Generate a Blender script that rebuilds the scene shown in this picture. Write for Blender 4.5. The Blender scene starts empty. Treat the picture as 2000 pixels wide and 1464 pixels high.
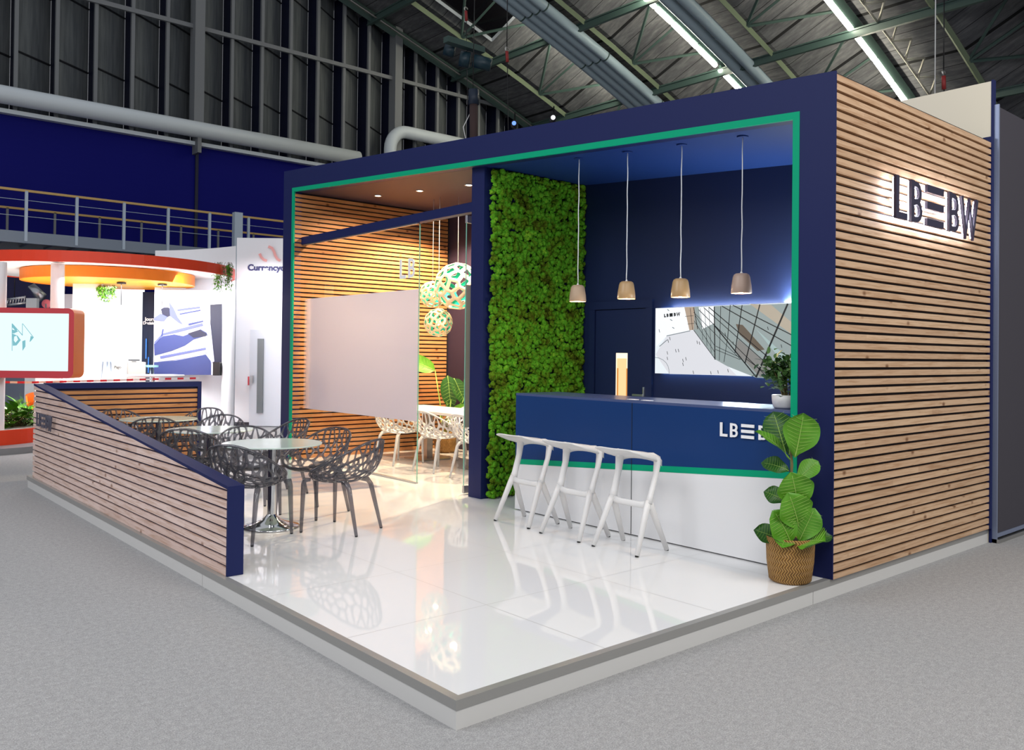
import bpy, bmesh, math, random
import numpy as np
from mathutils import Vector, Matrix
from mathutils.geometry import delaunay_2d_cdt
random.seed(7)
PI = math.pi
SC = bpy.context.scene
COL = SC.collection

# ------------------------------------------------------------------ camera
CX, CY, CH = -2.30908704, -3.01882052, 1.55
YAW, PITCH, ROLL, FOC, CYP = 0.857074286, 0.010067209, 0.0113975796, 1653.48018, 674.485953
fw = np.array([math.cos(YAW)*math.cos(PITCH), math.sin(YAW)*math.cos(PITCH), math.sin(PITCH)])
rt = np.array([math.sin(YAW), -math.cos(YAW), 0.0])
up = np.cross(rt, fw)
r2 = rt*math.cos(ROLL) + up*math.sin(ROLL)
u2 = -rt*math.sin(ROLL) + up*math.cos(ROLL)
CO = np.array([CX, CY, CH])
cam = bpy.data.cameras.new('camera'); camo = bpy.data.objects.new('camera', cam); COL.objects.link(camo)
cam.sensor_fit = 'HORIZONTAL'; cam.sensor_width = 36.0
cam.lens = FOC/2000*36
cam.shift_x = 0.0
cam.shift_y = -(732-CYP)/2000
cam.clip_end = 200
M = Matrix((tuple(r2)+(CX,), tuple(u2)+(CY,), tuple(-fw)+(CH,))).to_3x3().transposed()
M = Matrix(((r2[0], u2[0], -fw[0], CX), (r2[1], u2[1], -fw[1], CY), (r2[2], u2[2], -fw[2], CH), (0, 0, 0, 1)))
camo.matrix_world = M
SC.camera = camo

# ------------------------------------------------------------------ view, world, hall fill lights
SC.view_settings.view_transform = 'Standard'
SC.view_settings.look = 'None'
SC.view_settings.gamma = 1.0
SC.view_settings.use_curve_mapping = False
SC.view_settings.exposure = 0.08
world = bpy.data.worlds.new('world'); SC.world = world; world.use_nodes = True
bg = world.node_tree.nodes['Background']
bg.inputs[0].default_value = (0.90, 0.93, 1.0, 1); bg.inputs[1].default_value = 0.46
try:
    SC.cycles.max_bounces = 8; SC.cycles.transparent_max_bounces = 24
    SC.cycles.sample_clamp_indirect = 6.0
    SC.cycles.caustics_reflective = False; SC.cycles.caustics_refractive = False
except Exception: pass

def area(name, loc, target, size, power, color=(1,1,1), sy=None, spread=180):
    l = bpy.data.lights.new(name, 'AREA'); l.energy = power; l.color = color
    l.shape = 'RECTANGLE' if sy else 'SQUARE'; l.size = size
    if sy: l.size_y = sy
    l.spread = math.radians(spread)
    o = bpy.data.objects.new(name, l); COL.objects.link(o); o.location = loc
    d = Vector(target)-Vector(loc)
    o.rotation_euler = d.to_track_quat('-Z', 'Y').to_euler()
    return o
def spot(name, loc, target, power, angle, color=(1,1,1), r=0.03, blend=0.5):
    l = bpy.data.lights.new(name, 'SPOT'); l.energy = power; l.color = color
    l.spot_size = math.radians(angle); l.spot_blend = blend; l.shadow_soft_size = r
    o = bpy.data.objects.new(name, l); COL.objects.link(o); o.location = loc
    o.rotation_euler = (Vector(target)-Vector(loc)).to_track_quat('-Z', 'Y').to_euler()
    return o
def point(name, loc, power, color=(1,1,1), r=0.03):
    l = bpy.data.lights.new(name, 'POINT'); l.energy = power; l.color = color; l.shadow_soft_size = r
    o = bpy.data.objects.new(name, l); COL.objects.link(o); o.location = loc
    return o
WARM = (1.0, 0.72, 0.42)
area('hall_lamp', (-7.0, 4.0, 7.5), (0.5, 4.0, 0.3), 5.0, 430, (.95, .96, 1))  # unseen area lights added to give the stand soft, even hall light
area('hall_lamp', (3.0, -7.0, 8.5), (4.5, 0.0, 1.2), 5.0, 580, (1.0, 0.96, 0.90))
area('hall_lamp', (-6.0, -6.0, 8.5), (0, 0, 0), 5.0, 390, (1, .98, .95))

# ------------------------------------------------------------------ helpers
def ray(px, py):
    return fw + r2*(px-1000)/FOC - u2*(py-CYP)/FOC
def hit(px, py, ax, val):
    r = ray(px, py); t = (val-CO[ax])/r[ax]
    return Vector((CO+r*t).tolist())
def dep(px, py, d):
    return Vector((CO+ray(px, py)*d).tolist())

def vp(px, py, d):
    """point of the vertical plane facing the aisle at distance d seen at px, py"""
    r = ray(px, py); f = np.array([math.cos(YAW), math.sin(YAW), 0]); t = d/float(r@f)
    return Vector((CO+r*t).tolist())
class MB:
    def __init__(self): self.v = []; self.f = []; self.m = []; self.s = []
    def add(self, vs, fs, mi=0, smooth=False):
        b = len(self.v); self.v += [tuple(p) for p in vs]
        for f in fs:
            self.f.append([b+i for i in f]); self.m.append(mi); self.s.append(smooth)
        return self
    def box(self, x0, x1, y0, y1, z0, z1, mi=0):
        vs = [(x, y, z) for z in (z0, z1) for y in (y0, y1) for x in (x0, x1)]
        return self.add(vs, [(0,2,3,1), (4,5,7,6), (0,1,5,4), (2,6,7,3), (0,4,6,2), (1,3,7,5)], mi)
    def prism(self, poly, d, mi=0):
        """poly: 3D points (planar), d: extrusion vector"""
        n = len(poly); d = Vector(d); p = [Vector(q) for q in poly]
        vs = p+[q+d for q in p]
        fs = [tuple(range(n))[::-1], tuple(range(n, 2*n))]+[(i, (i+1)%n, n+(i+1)%n, n+i) for i in range(n)]
        return self.add(vs, fs, mi)
    def tube(self, pts, rad, n=8, mi=0, caps=True, up=None, flat=1.0, closed=False, smooth=True):
        pts = [Vector(p) for p in pts]; k = len(pts)
        if not hasattr(rad, '__len__'): rad = [rad]*k
        rings = []; prev = None
        for i, p in enumerate(pts):
            if closed: t = pts[(i+1)%k]-pts[i-1]
            else: t = pts[min(i+1, k-1)]-pts[max(i-1, 0)]
            t.normalize()
            if prev is None:
                a = Vector(up) if up is not None else (Vector((0,0,1)) if abs(t.z) < 0.9 else Vector((1,0,0)))
            else: a = prev
            a = (a-t*a.dot(t)); a.normalize(); prev = a; b = t.cross(a)
            rings.append([p+a*math.cos(2*PI*j/n)*rad[i]+b*math.sin(2*PI*j/n)*rad[i]*flat for j in range(n)])
        vs = [q for r in rings for q in r]; fs = []
        for i in range(k if closed else k-1):
            i2 = (i+1)%k
            for j in range(n): fs.append((i*n+j, i*n+(j+1)%n, i2*n+(j+1)%n, i2*n+j))
        if caps and not closed: fs += [tuple(range(n))[::-1], tuple((k-1)*n+j for j in range(n))]
        return self.add(vs, fs, mi, smooth)
    def cyl(self, c, r, z0, z1, n=24, mi=0, r1=None):
        return self.lathe(c, [(r, z0), (r if r1 is None else r1, z1)], n, mi, smooth=False, caps=True)
    def lathe(self, c, prof, n=32, mi=0, smooth=True, caps=False):
        vs = []; fs = []
        for r, z in prof:
            for j in range(n): vs.append((c[0]+r*math.cos(2*PI*j/n), c[1]+r*math.sin(2*PI*j/n), z))
        for i in range(len(prof)-1):
            for j in range(n): fs.append((i*n+j, i*n+(j+1)%n, (i+1)*n+(j+1)%n, (i+1)*n+j))
        self.add(vs, fs, mi, smooth)
        if caps:
            b = len(self.v)-len(vs)
            self.f += [[b+j for j in range(n)][::-1], [b+(len(prof)-1)*n+j for j in range(n)]]; self.m += [mi, mi]; self.s += [False, False]
        return self
    def build(self, name, mats, parent=None, loc=None):
        me = bpy.data.meshes.new(name); me.from_pydata(self.v, [], self.f)
        if not isinstance(mats, (list, tuple)): mats = [mats]
        for m in mats: me.materials.append(m)
        me.polygons.foreach_set('material_index', self.m); me.polygons.foreach_set('use_smooth', self.s)
        bm = bmesh.new(); bm.from_mesh(me); bmesh.ops.recalc_face_normals(bm, faces=bm.faces); bm.to_mesh(me); bm.free()
        me.update()
        o = bpy.data.objects.new(name, me); COL.objects.link(o)
        if parent: o.parent = parent
        if loc: o.location = loc
        return o
def tag(o, label=None, cat=None, group=None, kind=None):
    if label: o['label'] = label
    if cat: o['category'] = cat
    if group: o['group'] = group
    if kind: o['kind'] = kind
    return o
def thing(name, loc, rz=0, label=None, cat=None, group=None, kind=None):
    o = bpy.data.objects.new(name, None); COL.objects.link(o); o.location = loc; o.rotation_euler = (0, 0, rz)
    o.empty_display_size = 0.1
    return tag(o, label, cat, group, kind)
def copy_tree(o, parent=None):
    kids = list(o.children)
    c = o.copy(); COL.objects.link(c); c.parent = parent
    for ch in kids: copy_tree(ch, c)
    return c
def struct(o): o['kind'] = 'structure'; return o
def bevel(o, w=0.005, seg=2, ang=40):
    m = o.modifiers.new('bevel', 'BEVEL'); m.width = w; m.segments = seg; m.limit_method = 'ANGLE'; m.angle_limit = math.radians(ang)
    return o
def subsurf(o, l=1):
    m = o.modifiers.new('sub', 'SUBSURF'); m.levels = l; m.render_levels = l
    return o
def interp(x, t):
    for (a, b), (c, d) in zip(t, t[1:]):
        if x <= c: return b+(d-b)*(x-a)/(c-a)
    return t[-1][1]

# ------------------------------------------------------------------ materials
def mat(name, col=(.8,.8,.8), rough=.5, metal=0, spec=.5, emit=None, es=0, trans=0, ior=1.45, alpha=1):
    m = bpy.data.materials.new(name); m.use_nodes = True
    b = m.node_tree.nodes['Principled BSDF']
    b.inputs['Base Color'].default_value = (*col, 1); b.inputs['Roughness'].default_value = rough
    b.inputs['Metallic'].default_value = metal; b.inputs['Specular IOR Level'].default_value = spec
    b.inputs['Transmission Weight'].default_value = trans; b.inputs['IOR'].default_value = ior
    b.inputs['Alpha'].default_value = alpha
    if emit: b.inputs['Emission Color'].default_value = (*emit, 1); b.inputs['Emission Strength'].default_value = es
    return m
def N(m, t, **kw):
    n = m.node_tree.nodes.new(t)
    for k, v in kw.items(): setattr(n, k, v)
    return n
def L(m, a, b): m.node_tree.links.new(a, b)
def bsdf(m): return m.node_tree.nodes['Principled BSDF']
def ramp(m, fac, stops):
    r = N(m, 'ShaderNodeValToRGB'); L(m, fac, r.inputs[0])
    e = r.color_ramp.elements
    while len(e) < len(stops): e.new(0.5)
    for i, (p, c) in enumerate(stops): e[i].position = p; e[i].color = (*c, 1)
    return r.outputs[0]
def math_(m, op, a, b=None, c=None):
    n = N(m, 'ShaderNodeMath', operation=op)
    for i, x in enumerate((a, b, c)):
        if x is None: continue
        if isinstance(x, (int, float)): n.inputs[i].default_value = x
        else: L(m, x, n.inputs[i])
    return n.outputs[0]
def obj_xyz(m):
    t = N(m, 'ShaderNodeTexCoord'); s = N(m, 'ShaderNodeSeparateXYZ'); L(m, t.outputs['Object'], s.inputs[0])
    return t.outputs['Object'], s.outputs
def combine(m, x, y, z):
    c = N(m, 'ShaderNodeCombineXYZ')
    for i, q in enumerate((x, y, z)):
        if isinstance(q, (int, float)): c.inputs[i].default_value = q
        else: L(m, q, c.inputs[i])
    return c.outputs[0]
def noise(m, vec, scale, detail=3, rough=.5, dist=0):
    n = N(m, 'ShaderNodeTexNoise'); n.inputs['Scale'].default_value = scale; n.inputs['Detail'].default_value = detail
    n.inputs['Roughness'].default_value = rough; n.inputs['Distortion'].default_value = dist
    if vec is not None: L(m, vec, n.inputs['Vector'])
    return n.outputs['Fac']
def bump(m, h, strength=.3, dist=.01):
    b = N(m, 'ShaderNodeBump'); b.inputs['Strength'].default_value = strength; b.inputs['Distance'].default_value = dist
    L(m, h, b.inputs['Height']); L(m, b.outputs[0], bsdf(m).inputs['Normal'])
def mixc(m, fac, a, b, bt='MIX'):
    n = N(m, 'ShaderNodeMix', data_type='RGBA', blend_type=bt)
    if isinstance(fac, (int, float)): n.inputs[0].default_value = fac
    else: L(m, fac, n.inputs[0])
    for i, q in ((6, a), (7, b)):
        if isinstance(q, tuple): n.inputs[i].default_value = (*q, 1)
        else: L(m, q, n.inputs[i])
    return n.outputs[2]

def wood(name, axis, z0, c1, c2, c3, pitch=.065):
    m = mat(name, rough=.55, spec=.3)
    vec, s = obj_xyz(m); al = s[axis]
    idx = math_(m, 'FLOOR', math_(m, 'DIVIDE', math_(m, 'SUBTRACT', s[2], z0), pitch))
    w0 = N(m, 'ShaderNodeTexWhiteNoise', noise_dimensions='1D'); L(m, idx, w0.inputs['W'])
    seg = math_(m, 'FLOOR', math_(m, 'DIVIDE', math_(m, 'ADD', al, math_(m, 'MULTIPLY', w0.outputs['Value'], 3.1)), 3.1))
    wn = N(m, 'ShaderNodeTexWhiteNoise', noise_dimensions='2D')
    L(m, combine(m, idx, seg, 0), wn.inputs['Vector'])
    v = combine(m, math_(m, 'ADD', math_(m, 'MULTIPLY', al, 1.3), math_(m, 'MULTIPLY', idx, 13.7)), math_(m, 'MULTIPLY', idx, 5.1), math_(m, 'MULTIPLY', s[2], 26))
    g = noise(m, v, 2.2, 6, .6, 0.6)
    base = mixc(m, wn.outputs['Value'], c1, c2)
    gr = ramp(m, g, [(.32, (.72, .62, .52)), (.55, (1, 1, 1)), (.8, (1.0, .93, .82))])
    base = mixc(m, 1.0, base, gr, 'MULTIPLY')
    vo = N(m, 'ShaderNodeTexVoronoi'); vo.inputs['Scale'].default_value = 1.0
    L(m, combine(m, math_(m, 'ADD', math_(m, 'MULTIPLY', al, 3.2), math_(m, 'MULTIPLY', idx, 3.37)), math_(m, 'MULTIPLY', idx, 1.7), math_(m, 'MULTIPLY', s[2], 5)), vo.inputs['Vector'])
    k = ramp(m, vo.outputs['Distance'], [(.035, (1, 1, 1)), (.12, (0, 0, 0))])
    base = mixc(m, k, base, c3)
    L(m, base, bsdf(m).inputs['Base Color'])
    return m
M_ = {}
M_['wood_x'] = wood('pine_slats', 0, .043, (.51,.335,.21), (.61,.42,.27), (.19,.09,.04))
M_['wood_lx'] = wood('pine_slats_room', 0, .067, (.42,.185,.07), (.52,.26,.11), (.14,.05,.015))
M_['wood_y'] = wood('pine_slats_wall', 1, .067, (.66,.49,.43), (.78,.61,.55), (.30,.17,.12))  # pink cast of bluish light is put into this pine colour
M_['back'] = mat('dark_backing', (.012,.010,.016), .8)
M_['back_b'] = mat('navy_backing', (.022,.020,.06), .8)
M_['navy'] = mat('navy_paint', (.009,.015,.080), .5, spec=.22)
M_['navy_in'] = mat('navy_paint_inside', (.006,.014,.062), .5, spec=.4)  # darker copy of the navy; the dim interior is put into its colour
M_['navy_ceil'] = mat('navy_ceiling', (.010,.032,.15), .55, spec=.2)
M_['green'] = mat('green_band', (.0,.33,.17), .55, spec=.15)
M_['white'] = mat('white_panel', (.78,.78,.79), .4)
M_['whitep'] = mat('white_plastic', (.76,.75,.74), .35)
M_['whitew'] = mat('white_wall', (.85,.85,.88), .6)
M_['alu'] = mat('aluminium', (.55,.56,.58), .35, 1)
M_['chrome'] = mat('chrome', (.75,.76,.76), .08, 1)
M_['steel'] = mat('brushed_steel', (.48,.47,.45), .35, 1)
M_['black'] = mat('black_metal', (.012,.012,.014), .4)
M_['cream'] = mat('cream_panel', (.74,.68,.54), .6)
M_['greyp'] = mat('grey_fabric_panel', (.046,.042,.054), .85)
M_['cable'] = mat('white_cable', (.8,.8,.8), .5)
M_['green_glass'] = mat('glass_edge', (.25,.55,.42), .15)
# glossy floor
def floor_mat():
    m = mat('gloss_white_deck', (.78,.785,.79), .035, spec=.5)
    vec, s = obj_xyz(m)
    def line(q, off):
        f = math_(m, 'FRACT', math_(m, 'SUBTRACT', q, off))
        return math_(m, 'LESS_THAN', math_(m, 'ABSOLUTE', math_(m, 'SUBTRACT', f, .5)), .0028)
    l = math_(m, 'MAXIMUM', line(s[0], .52), line(s[1], .54))
    L(m, mixc(m, l, (.78,.785,.79), (.42,.42,.42)), bsdf(m).inputs['Base Color'])
    L(m, math_(m, 'ADD', math_(m, 'MULTIPLY', l, .4), .035), bsdf(m).inputs['Roughness'])
    return m
M_['deck'] = floor_mat()
def carpet_mat():
    m = mat('grey_carpet', (.3,.3,.3), .95, spec=.1)
    vec, s = obj_xyz(m)
    n1 = noise(m, vec, 150, 4, .8); n2 = noise(m, vec, 30, 3, .6)
    f = math_(m, 'ADD', math_(m, 'MULTIPLY', n1, .8), math_(m, 'MULTIPLY', n2, .2))
    L(m, ramp(m, f, [(.34, (.21,.21,.212)), (.5, (.34,.34,.342)), (.66, (.52,.52,.522))]), bsdf(m).inputs['Base Color'])
    bump(m, n1, .5, .004)
    return m
M_['carpet'] = carpet_mat()
M_['fascia'] = mat('grey_white_fascia', (.58,.575,.56), .5)
def metal_trim():
    m = mat('aluminium_trim', (.29,.287,.275), .28, .15, spec=.9)
    return m
M_['trim'] = metal_trim()
def moss_mat():
    m = mat('moss', (.1,.3,.02), .9, spec=.1)
    vec, s = obj_xyz(m)
    a = noise(m, vec, 7, 3, .6); b = noise(m, vec, 60, 3, .7)
    f = math_(m, 'ADD', math_(m, 'MULTIPLY', a, .65), math_(m, 'MULTIPLY', b, .35))
    L(m, ramp(m, f, [(.36, (.07,.085,.006)), (.46, (.12,.25,.012)), (.55, (.10,.40,.02)), (.64, (.24,.48,.03))]), bsdf(m).inputs['Base Color'])
    bump(m, b, .9, .02)
    return m
M_['moss'] = moss_mat()
def leaf_mat(name, c1, c2):
    m = mat(name, c1, .38, spec=.45)
    vec, s = obj_xyz(m)
    L(m, mixc(m, noise(m, vec, 6, 2), c1, c2), bsdf(m).inputs['Base Color'])
    return m
M_['leaf'] = leaf_mat('fig_leaf', (.05,.20,.012), (.13,.34,.02))
M_['leafd'] = leaf_mat('dark_leaf', (.012,.06,.012), (.03,.12,.015))
M_['leafs'] = leaf_mat('succulent_leaf', (.05,.13,.04), (.12,.24,.06))
M_['vein'] = mat('leaf_vein', (.30,.48,.10), .5)
M_['stem'] = mat('plant_stem', (.16,.13,.05), .7)
M_['soil'] = mat('soil', (.03,.02,.012), .9)
def basket_mat():
    m = mat('woven_basket', (.45,.25,.08), .6)
    vec, s = obj_xyz(m)
    ang = math_(m, 'MULTIPLY', math_(m, 'ARCTAN2', s[1], s[0]), 34/PI/2*1.0)
    zz = math_(m, 'MULTIPLY', s[2], 42)
    zig = math_(m, 'PINGPONG', zz, 1.0)
    f = math_(m, 'FRACT', math_(m, 'ADD', math_(m, 'MULTIPLY', ang, 1.5), math_(m, 'MULTIPLY', zig, .9)))
    h = math_(m, 'PINGPONG', math_(m, 'MULTIPLY', f, 2), 1.0)
    n = noise(m, vec, 40, 2)
    c = ramp(m, math_(m, 'ADD', math_(m, 'MULTIPLY', h, .7), math_(m, 'MULTIPLY', n, .3)), [(.15, (.09,.04,.008)), (.45, (.32,.155,.035)), (.85, (.55,.32,.10))])
    L(m, c, bsdf(m).inputs['Base Color']); bump(m, h, .8, .01)
    return m
M_['basket'] = basket_mat()
def smoked():
    m = bpy.data.materials.new('smoked_polycarbonate'); m.use_nodes = True; nt = m.node_tree
    b = bsdf(m); b.inputs['Base Color'].default_value = (.10,.10,.115,1); b.inputs['Roughness'].default_value = .08
    b.inputs['Specular IOR Level'].default_value = .9
    tr = N(m, 'ShaderNodeBsdfTransparent'); tr.inputs[0].default_value = (.70,.69,.72,1)
    mx = N(m, 'ShaderNodeMixShader'); mx.inputs[0].default_value = .50
    L(m, tr.outputs[0], mx.inputs[1]); L(m, b.outputs[0], mx.inputs[2])
    L(m, mx.outputs[0], nt.nodes['Material Output'].inputs[0])
    return m
M_['smoked'] = smoked()
def thin_glass(name, tint, refl=.08, rough=0.0):
    m = bpy.data.materials.new(name); m.use_nodes = True; nt = m.node_tree
    gl = N(m, 'ShaderNodeBsdfGlossy'); gl.inputs['Roughness'].default_value = rough
    tr = N(m, 'ShaderNodeBsdfTransparent'); tr.inputs[0].default_value = (*tint, 1)
    fr = N(m, 'ShaderNodeFresnel'); fr.inputs[0].default_value = 1.45
    mx = N(m, 'ShaderNodeMixShader')
    ge = N(m, 'ShaderNodeNewGeometry')
    L(m, math_(m, 'MULTIPLY', math_(m, 'MULTIPLY', fr.outputs[0], refl), math_(m, 'SUBTRACT', 1.0, ge.outputs['Backfacing'])), mx.inputs[0])
    L(m, tr.outputs[0], mx.inputs[1]); L(m, gl.outputs[0], mx.inputs[2])
    L(m, mx.outputs[0], nt.nodes['Material Output'].inputs[0])
    return m
M_['glass'] = thin_glass('clear_glass', (.97,.985,.98), .8)
M_['tglass'] = mat('frosted_table_glass', (.62,.74,.68), .12, spec=.6, alpha=.78)
def film():
    m = bpy.data.materials.new('frosted_film'); m.use_nodes = True; nt = m.node_tree
    b = bsdf(m); b.inputs['Base Color'].default_value = (.70,.68,.82,1); b.inputs['Roughness'].default_value = .6
    tl = N(m, 'ShaderNodeBsdfTranslucent'); tl.inputs[0].default_value = (.62,.58,.60,1)
    mx = N(m, 'ShaderNodeMixShader'); mx.inputs[0].default_value = .45
    L(m, b.outputs[0], mx.inputs[1]); L(m, tl.outputs[0], mx.inputs[2])
    tr = N(m, 'ShaderNodeBsdfTransparent'); m2 = N(m, 'ShaderNodeMixShader')
    vec, s = obj_xyz(m)
    f = N(m, 'ShaderNodeMapRange'); f.inputs[1].default_value = 8.22; f.inputs[2].default_value = 7.98; L(m, s[1], f.inputs[0])
    f.inputs[3].default_value = 0.0; f.inputs[4].default_value = .90
    L(m, f.outputs[0], m2.inputs[0]); L(m, tr.outputs[0], m2.inputs[1]); L(m, mx.outputs[0], m2.inputs[2])
    L(m, m2.outputs[0], nt.nodes['Material Output'].inputs[0])
    return m
M_['film'] = film()
def emis(name, col, st):
    return mat(name, (0,0,0), .5, emit=col, es=st)

# ================================================================== HALL
FZ = -.134
o = MB().add([(-14,-12,FZ), (46,-12,FZ), (46,30,FZ), (-14,30,FZ)], [(0,1,2,3)]).build('floor', M_['carpet']); struct(o)

RZ = [(-6,19.5), (0,18.6), (10,15.95), (15.3,14.3), (18,13.45), (20,12.8), (22.4,11.95), (24,11.35), (26.3,10.4), (28,9.6), (30,8.6), (33,6.8), (36,4.6), (40,1.4), (42,-.2)]
zr = lambda x: interp(x, RZ)
GY = 25.0
def roof_mat():
    m = mat('roof_boards', (.1,.1,.1), .8, spec=.2)
    vec, s = obj_xyz(m)
    f = math_(m, 'FRACT', math_(m, 'DIVIDE', s[0], .62))
    l1 = math_(m, 'LESS_THAN', f, .035)
    f2 = math_(m, 'FRACT', math_(m, 'DIVIDE', s[0], 2.48)); l2 = math_(m, 'LESS_THAN', f2, .045)
    v = combine(m, math_(m, 'MULTIPLY', s[0], 5), math_(m, 'MULTIPLY', s[1], .9), math_(m, 'MULTIPLY', s[2], .9))
    n = noise(m, v, 1.6, 6, .7); n2 = noise(m, vec, .5, 3)
    c = ramp(m, math_(m, 'ADD', math_(m, 'MULTIPLY', n, .65), math_(m, 'MULTIPLY', n2, .35)), [(.34, (.080,.082,.094)), (.5, (.135,.138,.150)), (.66, (.23,.23,.24))])
    c = mixc(m, math_(m, 'MAXIMUM', l1, l2), c, (.018,.018,.02))
    L(m, c, bsdf(m).inputs['Base Color'])
    return m
M_['roof'] = roof_mat()
xs = [x*1.0 for x in range(12, 43)]
EDG = [19.2, 14.4, 9.6, 4.8, 0.0, -4.8]; CHO = [22.4, 17.4, 12.6, 7.4, 3.0, -1.8]
mb = MB()
prof = [(GY+1.3, 0)]
for e, c in zip(EDG, CHO): prof += [(c, 0), (e, 1.25), (e, 0)]
prof += [(-9, 0)]
vs = []; fs = []
for x in xs:
    for (y, dz) in prof: vs.append((x, y, zr(x)+dz))
k = len(prof)
for i in range(len(xs)-1):
    for j in range(k-1): fs.append((i*k+j, (i+1)*k+j, (i+1)*k+j+1, i*k+j+1))
mb.add(vs, fs)
struct(mb.build('ceiling', M_['roof']))
M_['truss'] = mat('green_grey_steel', (.055,.095,.085), .5)
M_['chord'] = mat('pale_green_steel', (.20,.25,.16), .5)
def bar(mb, a, b, w=.05, mi=0):
    mb.tube([a, b], w, 4, mi, smooth=False)
for bi, (e, c) in enumerate(zip(EDG[:5], CHO[:5])):
    t = thing('roof_truss', (0, c, 0), 0, kind='structure')
    mb = MB(); pts = [(x, 0, zr(x)-.28) for x in range(12, 41)]
    mb.tube(pts, .10, 4, 0, smooth=False); mb.build('chord', M_['chord'], t)
    mb = MB()
    for x in range(13, 40, 4):
        a = (x, 0, zr(x)-.3)
        for dx, dy, dz in ((0, e-c, .9), (2, e-c, .75), (-2, e-c, .75)):
            xx = x+dx; bar(mb, a, (xx, dy+.15, zr(xx)+dz), .055)
    mb.build('lattice', M_['truss'], t)
for x in (14.5, 18.5, 22.5, 26.5, 30.5, 34.5):
    mb = MB()
    zz = zr(x)
    mb.box(-.06, .06, -8, GY, zz-.55, zz-.50); mb.box(-.06, .06, -8, GY, zz-.32, zz-.27); mb.box(-.02, .02, -8, GY, zz-.52, zz-.3)
    struct(mb.build('roof_beam', M_['truss'], loc=(x, 0, 0)))
# long sloping edge girders beside each fold
for e in (19.2, 14.4, 9.6, 4.8):
    mb = MB(); mb.tube([(x, e+.1, zr(x)-.12) for x in range(12, 41)], .17, 4, smooth=False)
    struct(mb.build('edge_girder', M_['truss']))
mb = MB(); mb.tube([(x, GY-.25, zr(x)-.25) for x in range(12, 41)], .22, 4, smooth=False); struct(mb.build('edge_girder', M_['truss']))
mb = MB(); mb.tube([(x, GY-.62, zr(x)-.42) for x in range(12, 41)], .05, 6); tag(mb.build('cable_conduit', M_['steel']), 'thin shiny conduit running down the sloping edge of the ribbed wall', 'conduit')
# skylight opening in roof
M_['void'] = mat('skylight_dark', (.004,.004,.006), .2); M_['skyframe'] = mat('skylight_frame', (.42,.46,.52), .5)
t = thing('skylight', (0,0,0), 0, 'dark square roof skylight with a pale frame', 'skylight')
def slope_pt(x, f, off=-.03):  # point on slanted fold between chord 22.4 and edge 19.2
    y = 22.4+(19.2-22.4)*f; return Vector((x, y, zr(x)+1.25*f+off))
q = [slope_pt(15.4,.15), slope_pt(18.1,.15), slope_pt(18.1,.92), slope_pt(15.4,.92)]
MB().prism(q, (0,0,.02)).build('opening', M_['void'], t)
mb = MB()
for i in range(4): mb.tube([q[i]-Vector((0,0,.05)), q[(i+1)%4]-Vector((0,0,.05))], .07, 4, smooth=False)
mb.build('frame', M_['skyframe'], t)
# pipes
M_['pipe'] = mat('blue_grey_duct', (.36,.46,.52), .4)
lab = ['lowest of the four grey ducts under the roof', 'second lowest of the four grey ducts under the roof', 'third of the four grey ducts under the roof, counting upwards', 'uppermost of the four grey ducts under the roof']
for i in range(4):
    y = 18.95-.38*i
    mb = MB(); mb.tube([(x, y, zr(x)-.50) for x in range(12, 41)],   .175, 14); o = mb.build('roof_duct', M_['pipe'])
    tag(o, lab[i], 'duct', 'four parallel roof ducts')
    for x in range(14, 38, 3): MB().tube([(x, y, zr(x)-.5), (x+.05, y, zr(x+.05)-.5)], .182, 14).build('joint', M_['truss'], o)
for i in range(2):
    y = 13.95-.5*i
    mb = MB(); mb.tube([(x, y, zr(x)-.45) for x in range(12, 41)], .19, 14); o = mb.build('roof_duct', M_['pipe'])
    tag(o, ['left duct of the pair beside the middle strip light', 'right duct of the pair beside the middle strip light'][i], 'duct', 'pair of roof ducts')
# strip lights
M_['tube'] = emis('fluorescent_tube', (1.0, .93, .74), 42)
def strip(y, x0, x1, dz, lab, grp):
    a = Vector((x0, y, zr(x0)+dz)); b = Vector((x1, y, zr(x1)+dz))
    t = thing('strip_light', a, 0, lab, 'strip light', grp)
    MB().tube([(0,0,0), b-a], .08, 8).build('tube', M_['tube'], t)
    MB().tube([(0,-.02,.13), b-a+Vector((0,-.02,.13))], .09, 4, smooth=False).build('housing', M_['truss'], t)
names1 = [(17.2,18.9,'fluorescent strip in the middle row, cut by the top edge'), (19.0,19.75,'short fluorescent strip near the top edge, middle row'), (19.85,20.7,'second fluorescent strip down in the middle row'), (20.78,21.1,'very short fluorescent strip in the middle row'), (21.2,22.2,'long fluorescent strip just above the crossing beam, middle row'), (22.45,23.7,'lowest long fluorescent strip above the blue fascia'), (23.76,24.3,'last short fluorescent strip touching the blue fascia')]
for a, b, l in names1: strip(14.62, a, b, -.35, l, 'middle row of roof strip lights')
names2 = [(20.2,22.35,'fluorescent strip in the right row, cut by the top edge'), (22.55,23.85,'fluorescent strip under the crossing beam, right row'), (23.95,25.05,'third fluorescent strip down in the right row'), (25.15,26.4,'lowest fluorescent strip, ending at the cream panel')]
for a, b, l in names2: strip(9.78, a, b, -.35, l, 'right row of roof strip lights')
strip(19.5, 14.5, 16.2, .1, 'strip light behind the four ducts, uppermost', 'strip lights behind the ducts')
strip(19.5, 17.5, 20.5, .1, 'strip light behind the four ducts, middle', 'strip lights behind the ducts')
strip(19.5, 20.8, 23.5, .1, 'strip light behind the four ducts, lowest', 'strip lights behind the ducts')
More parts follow.
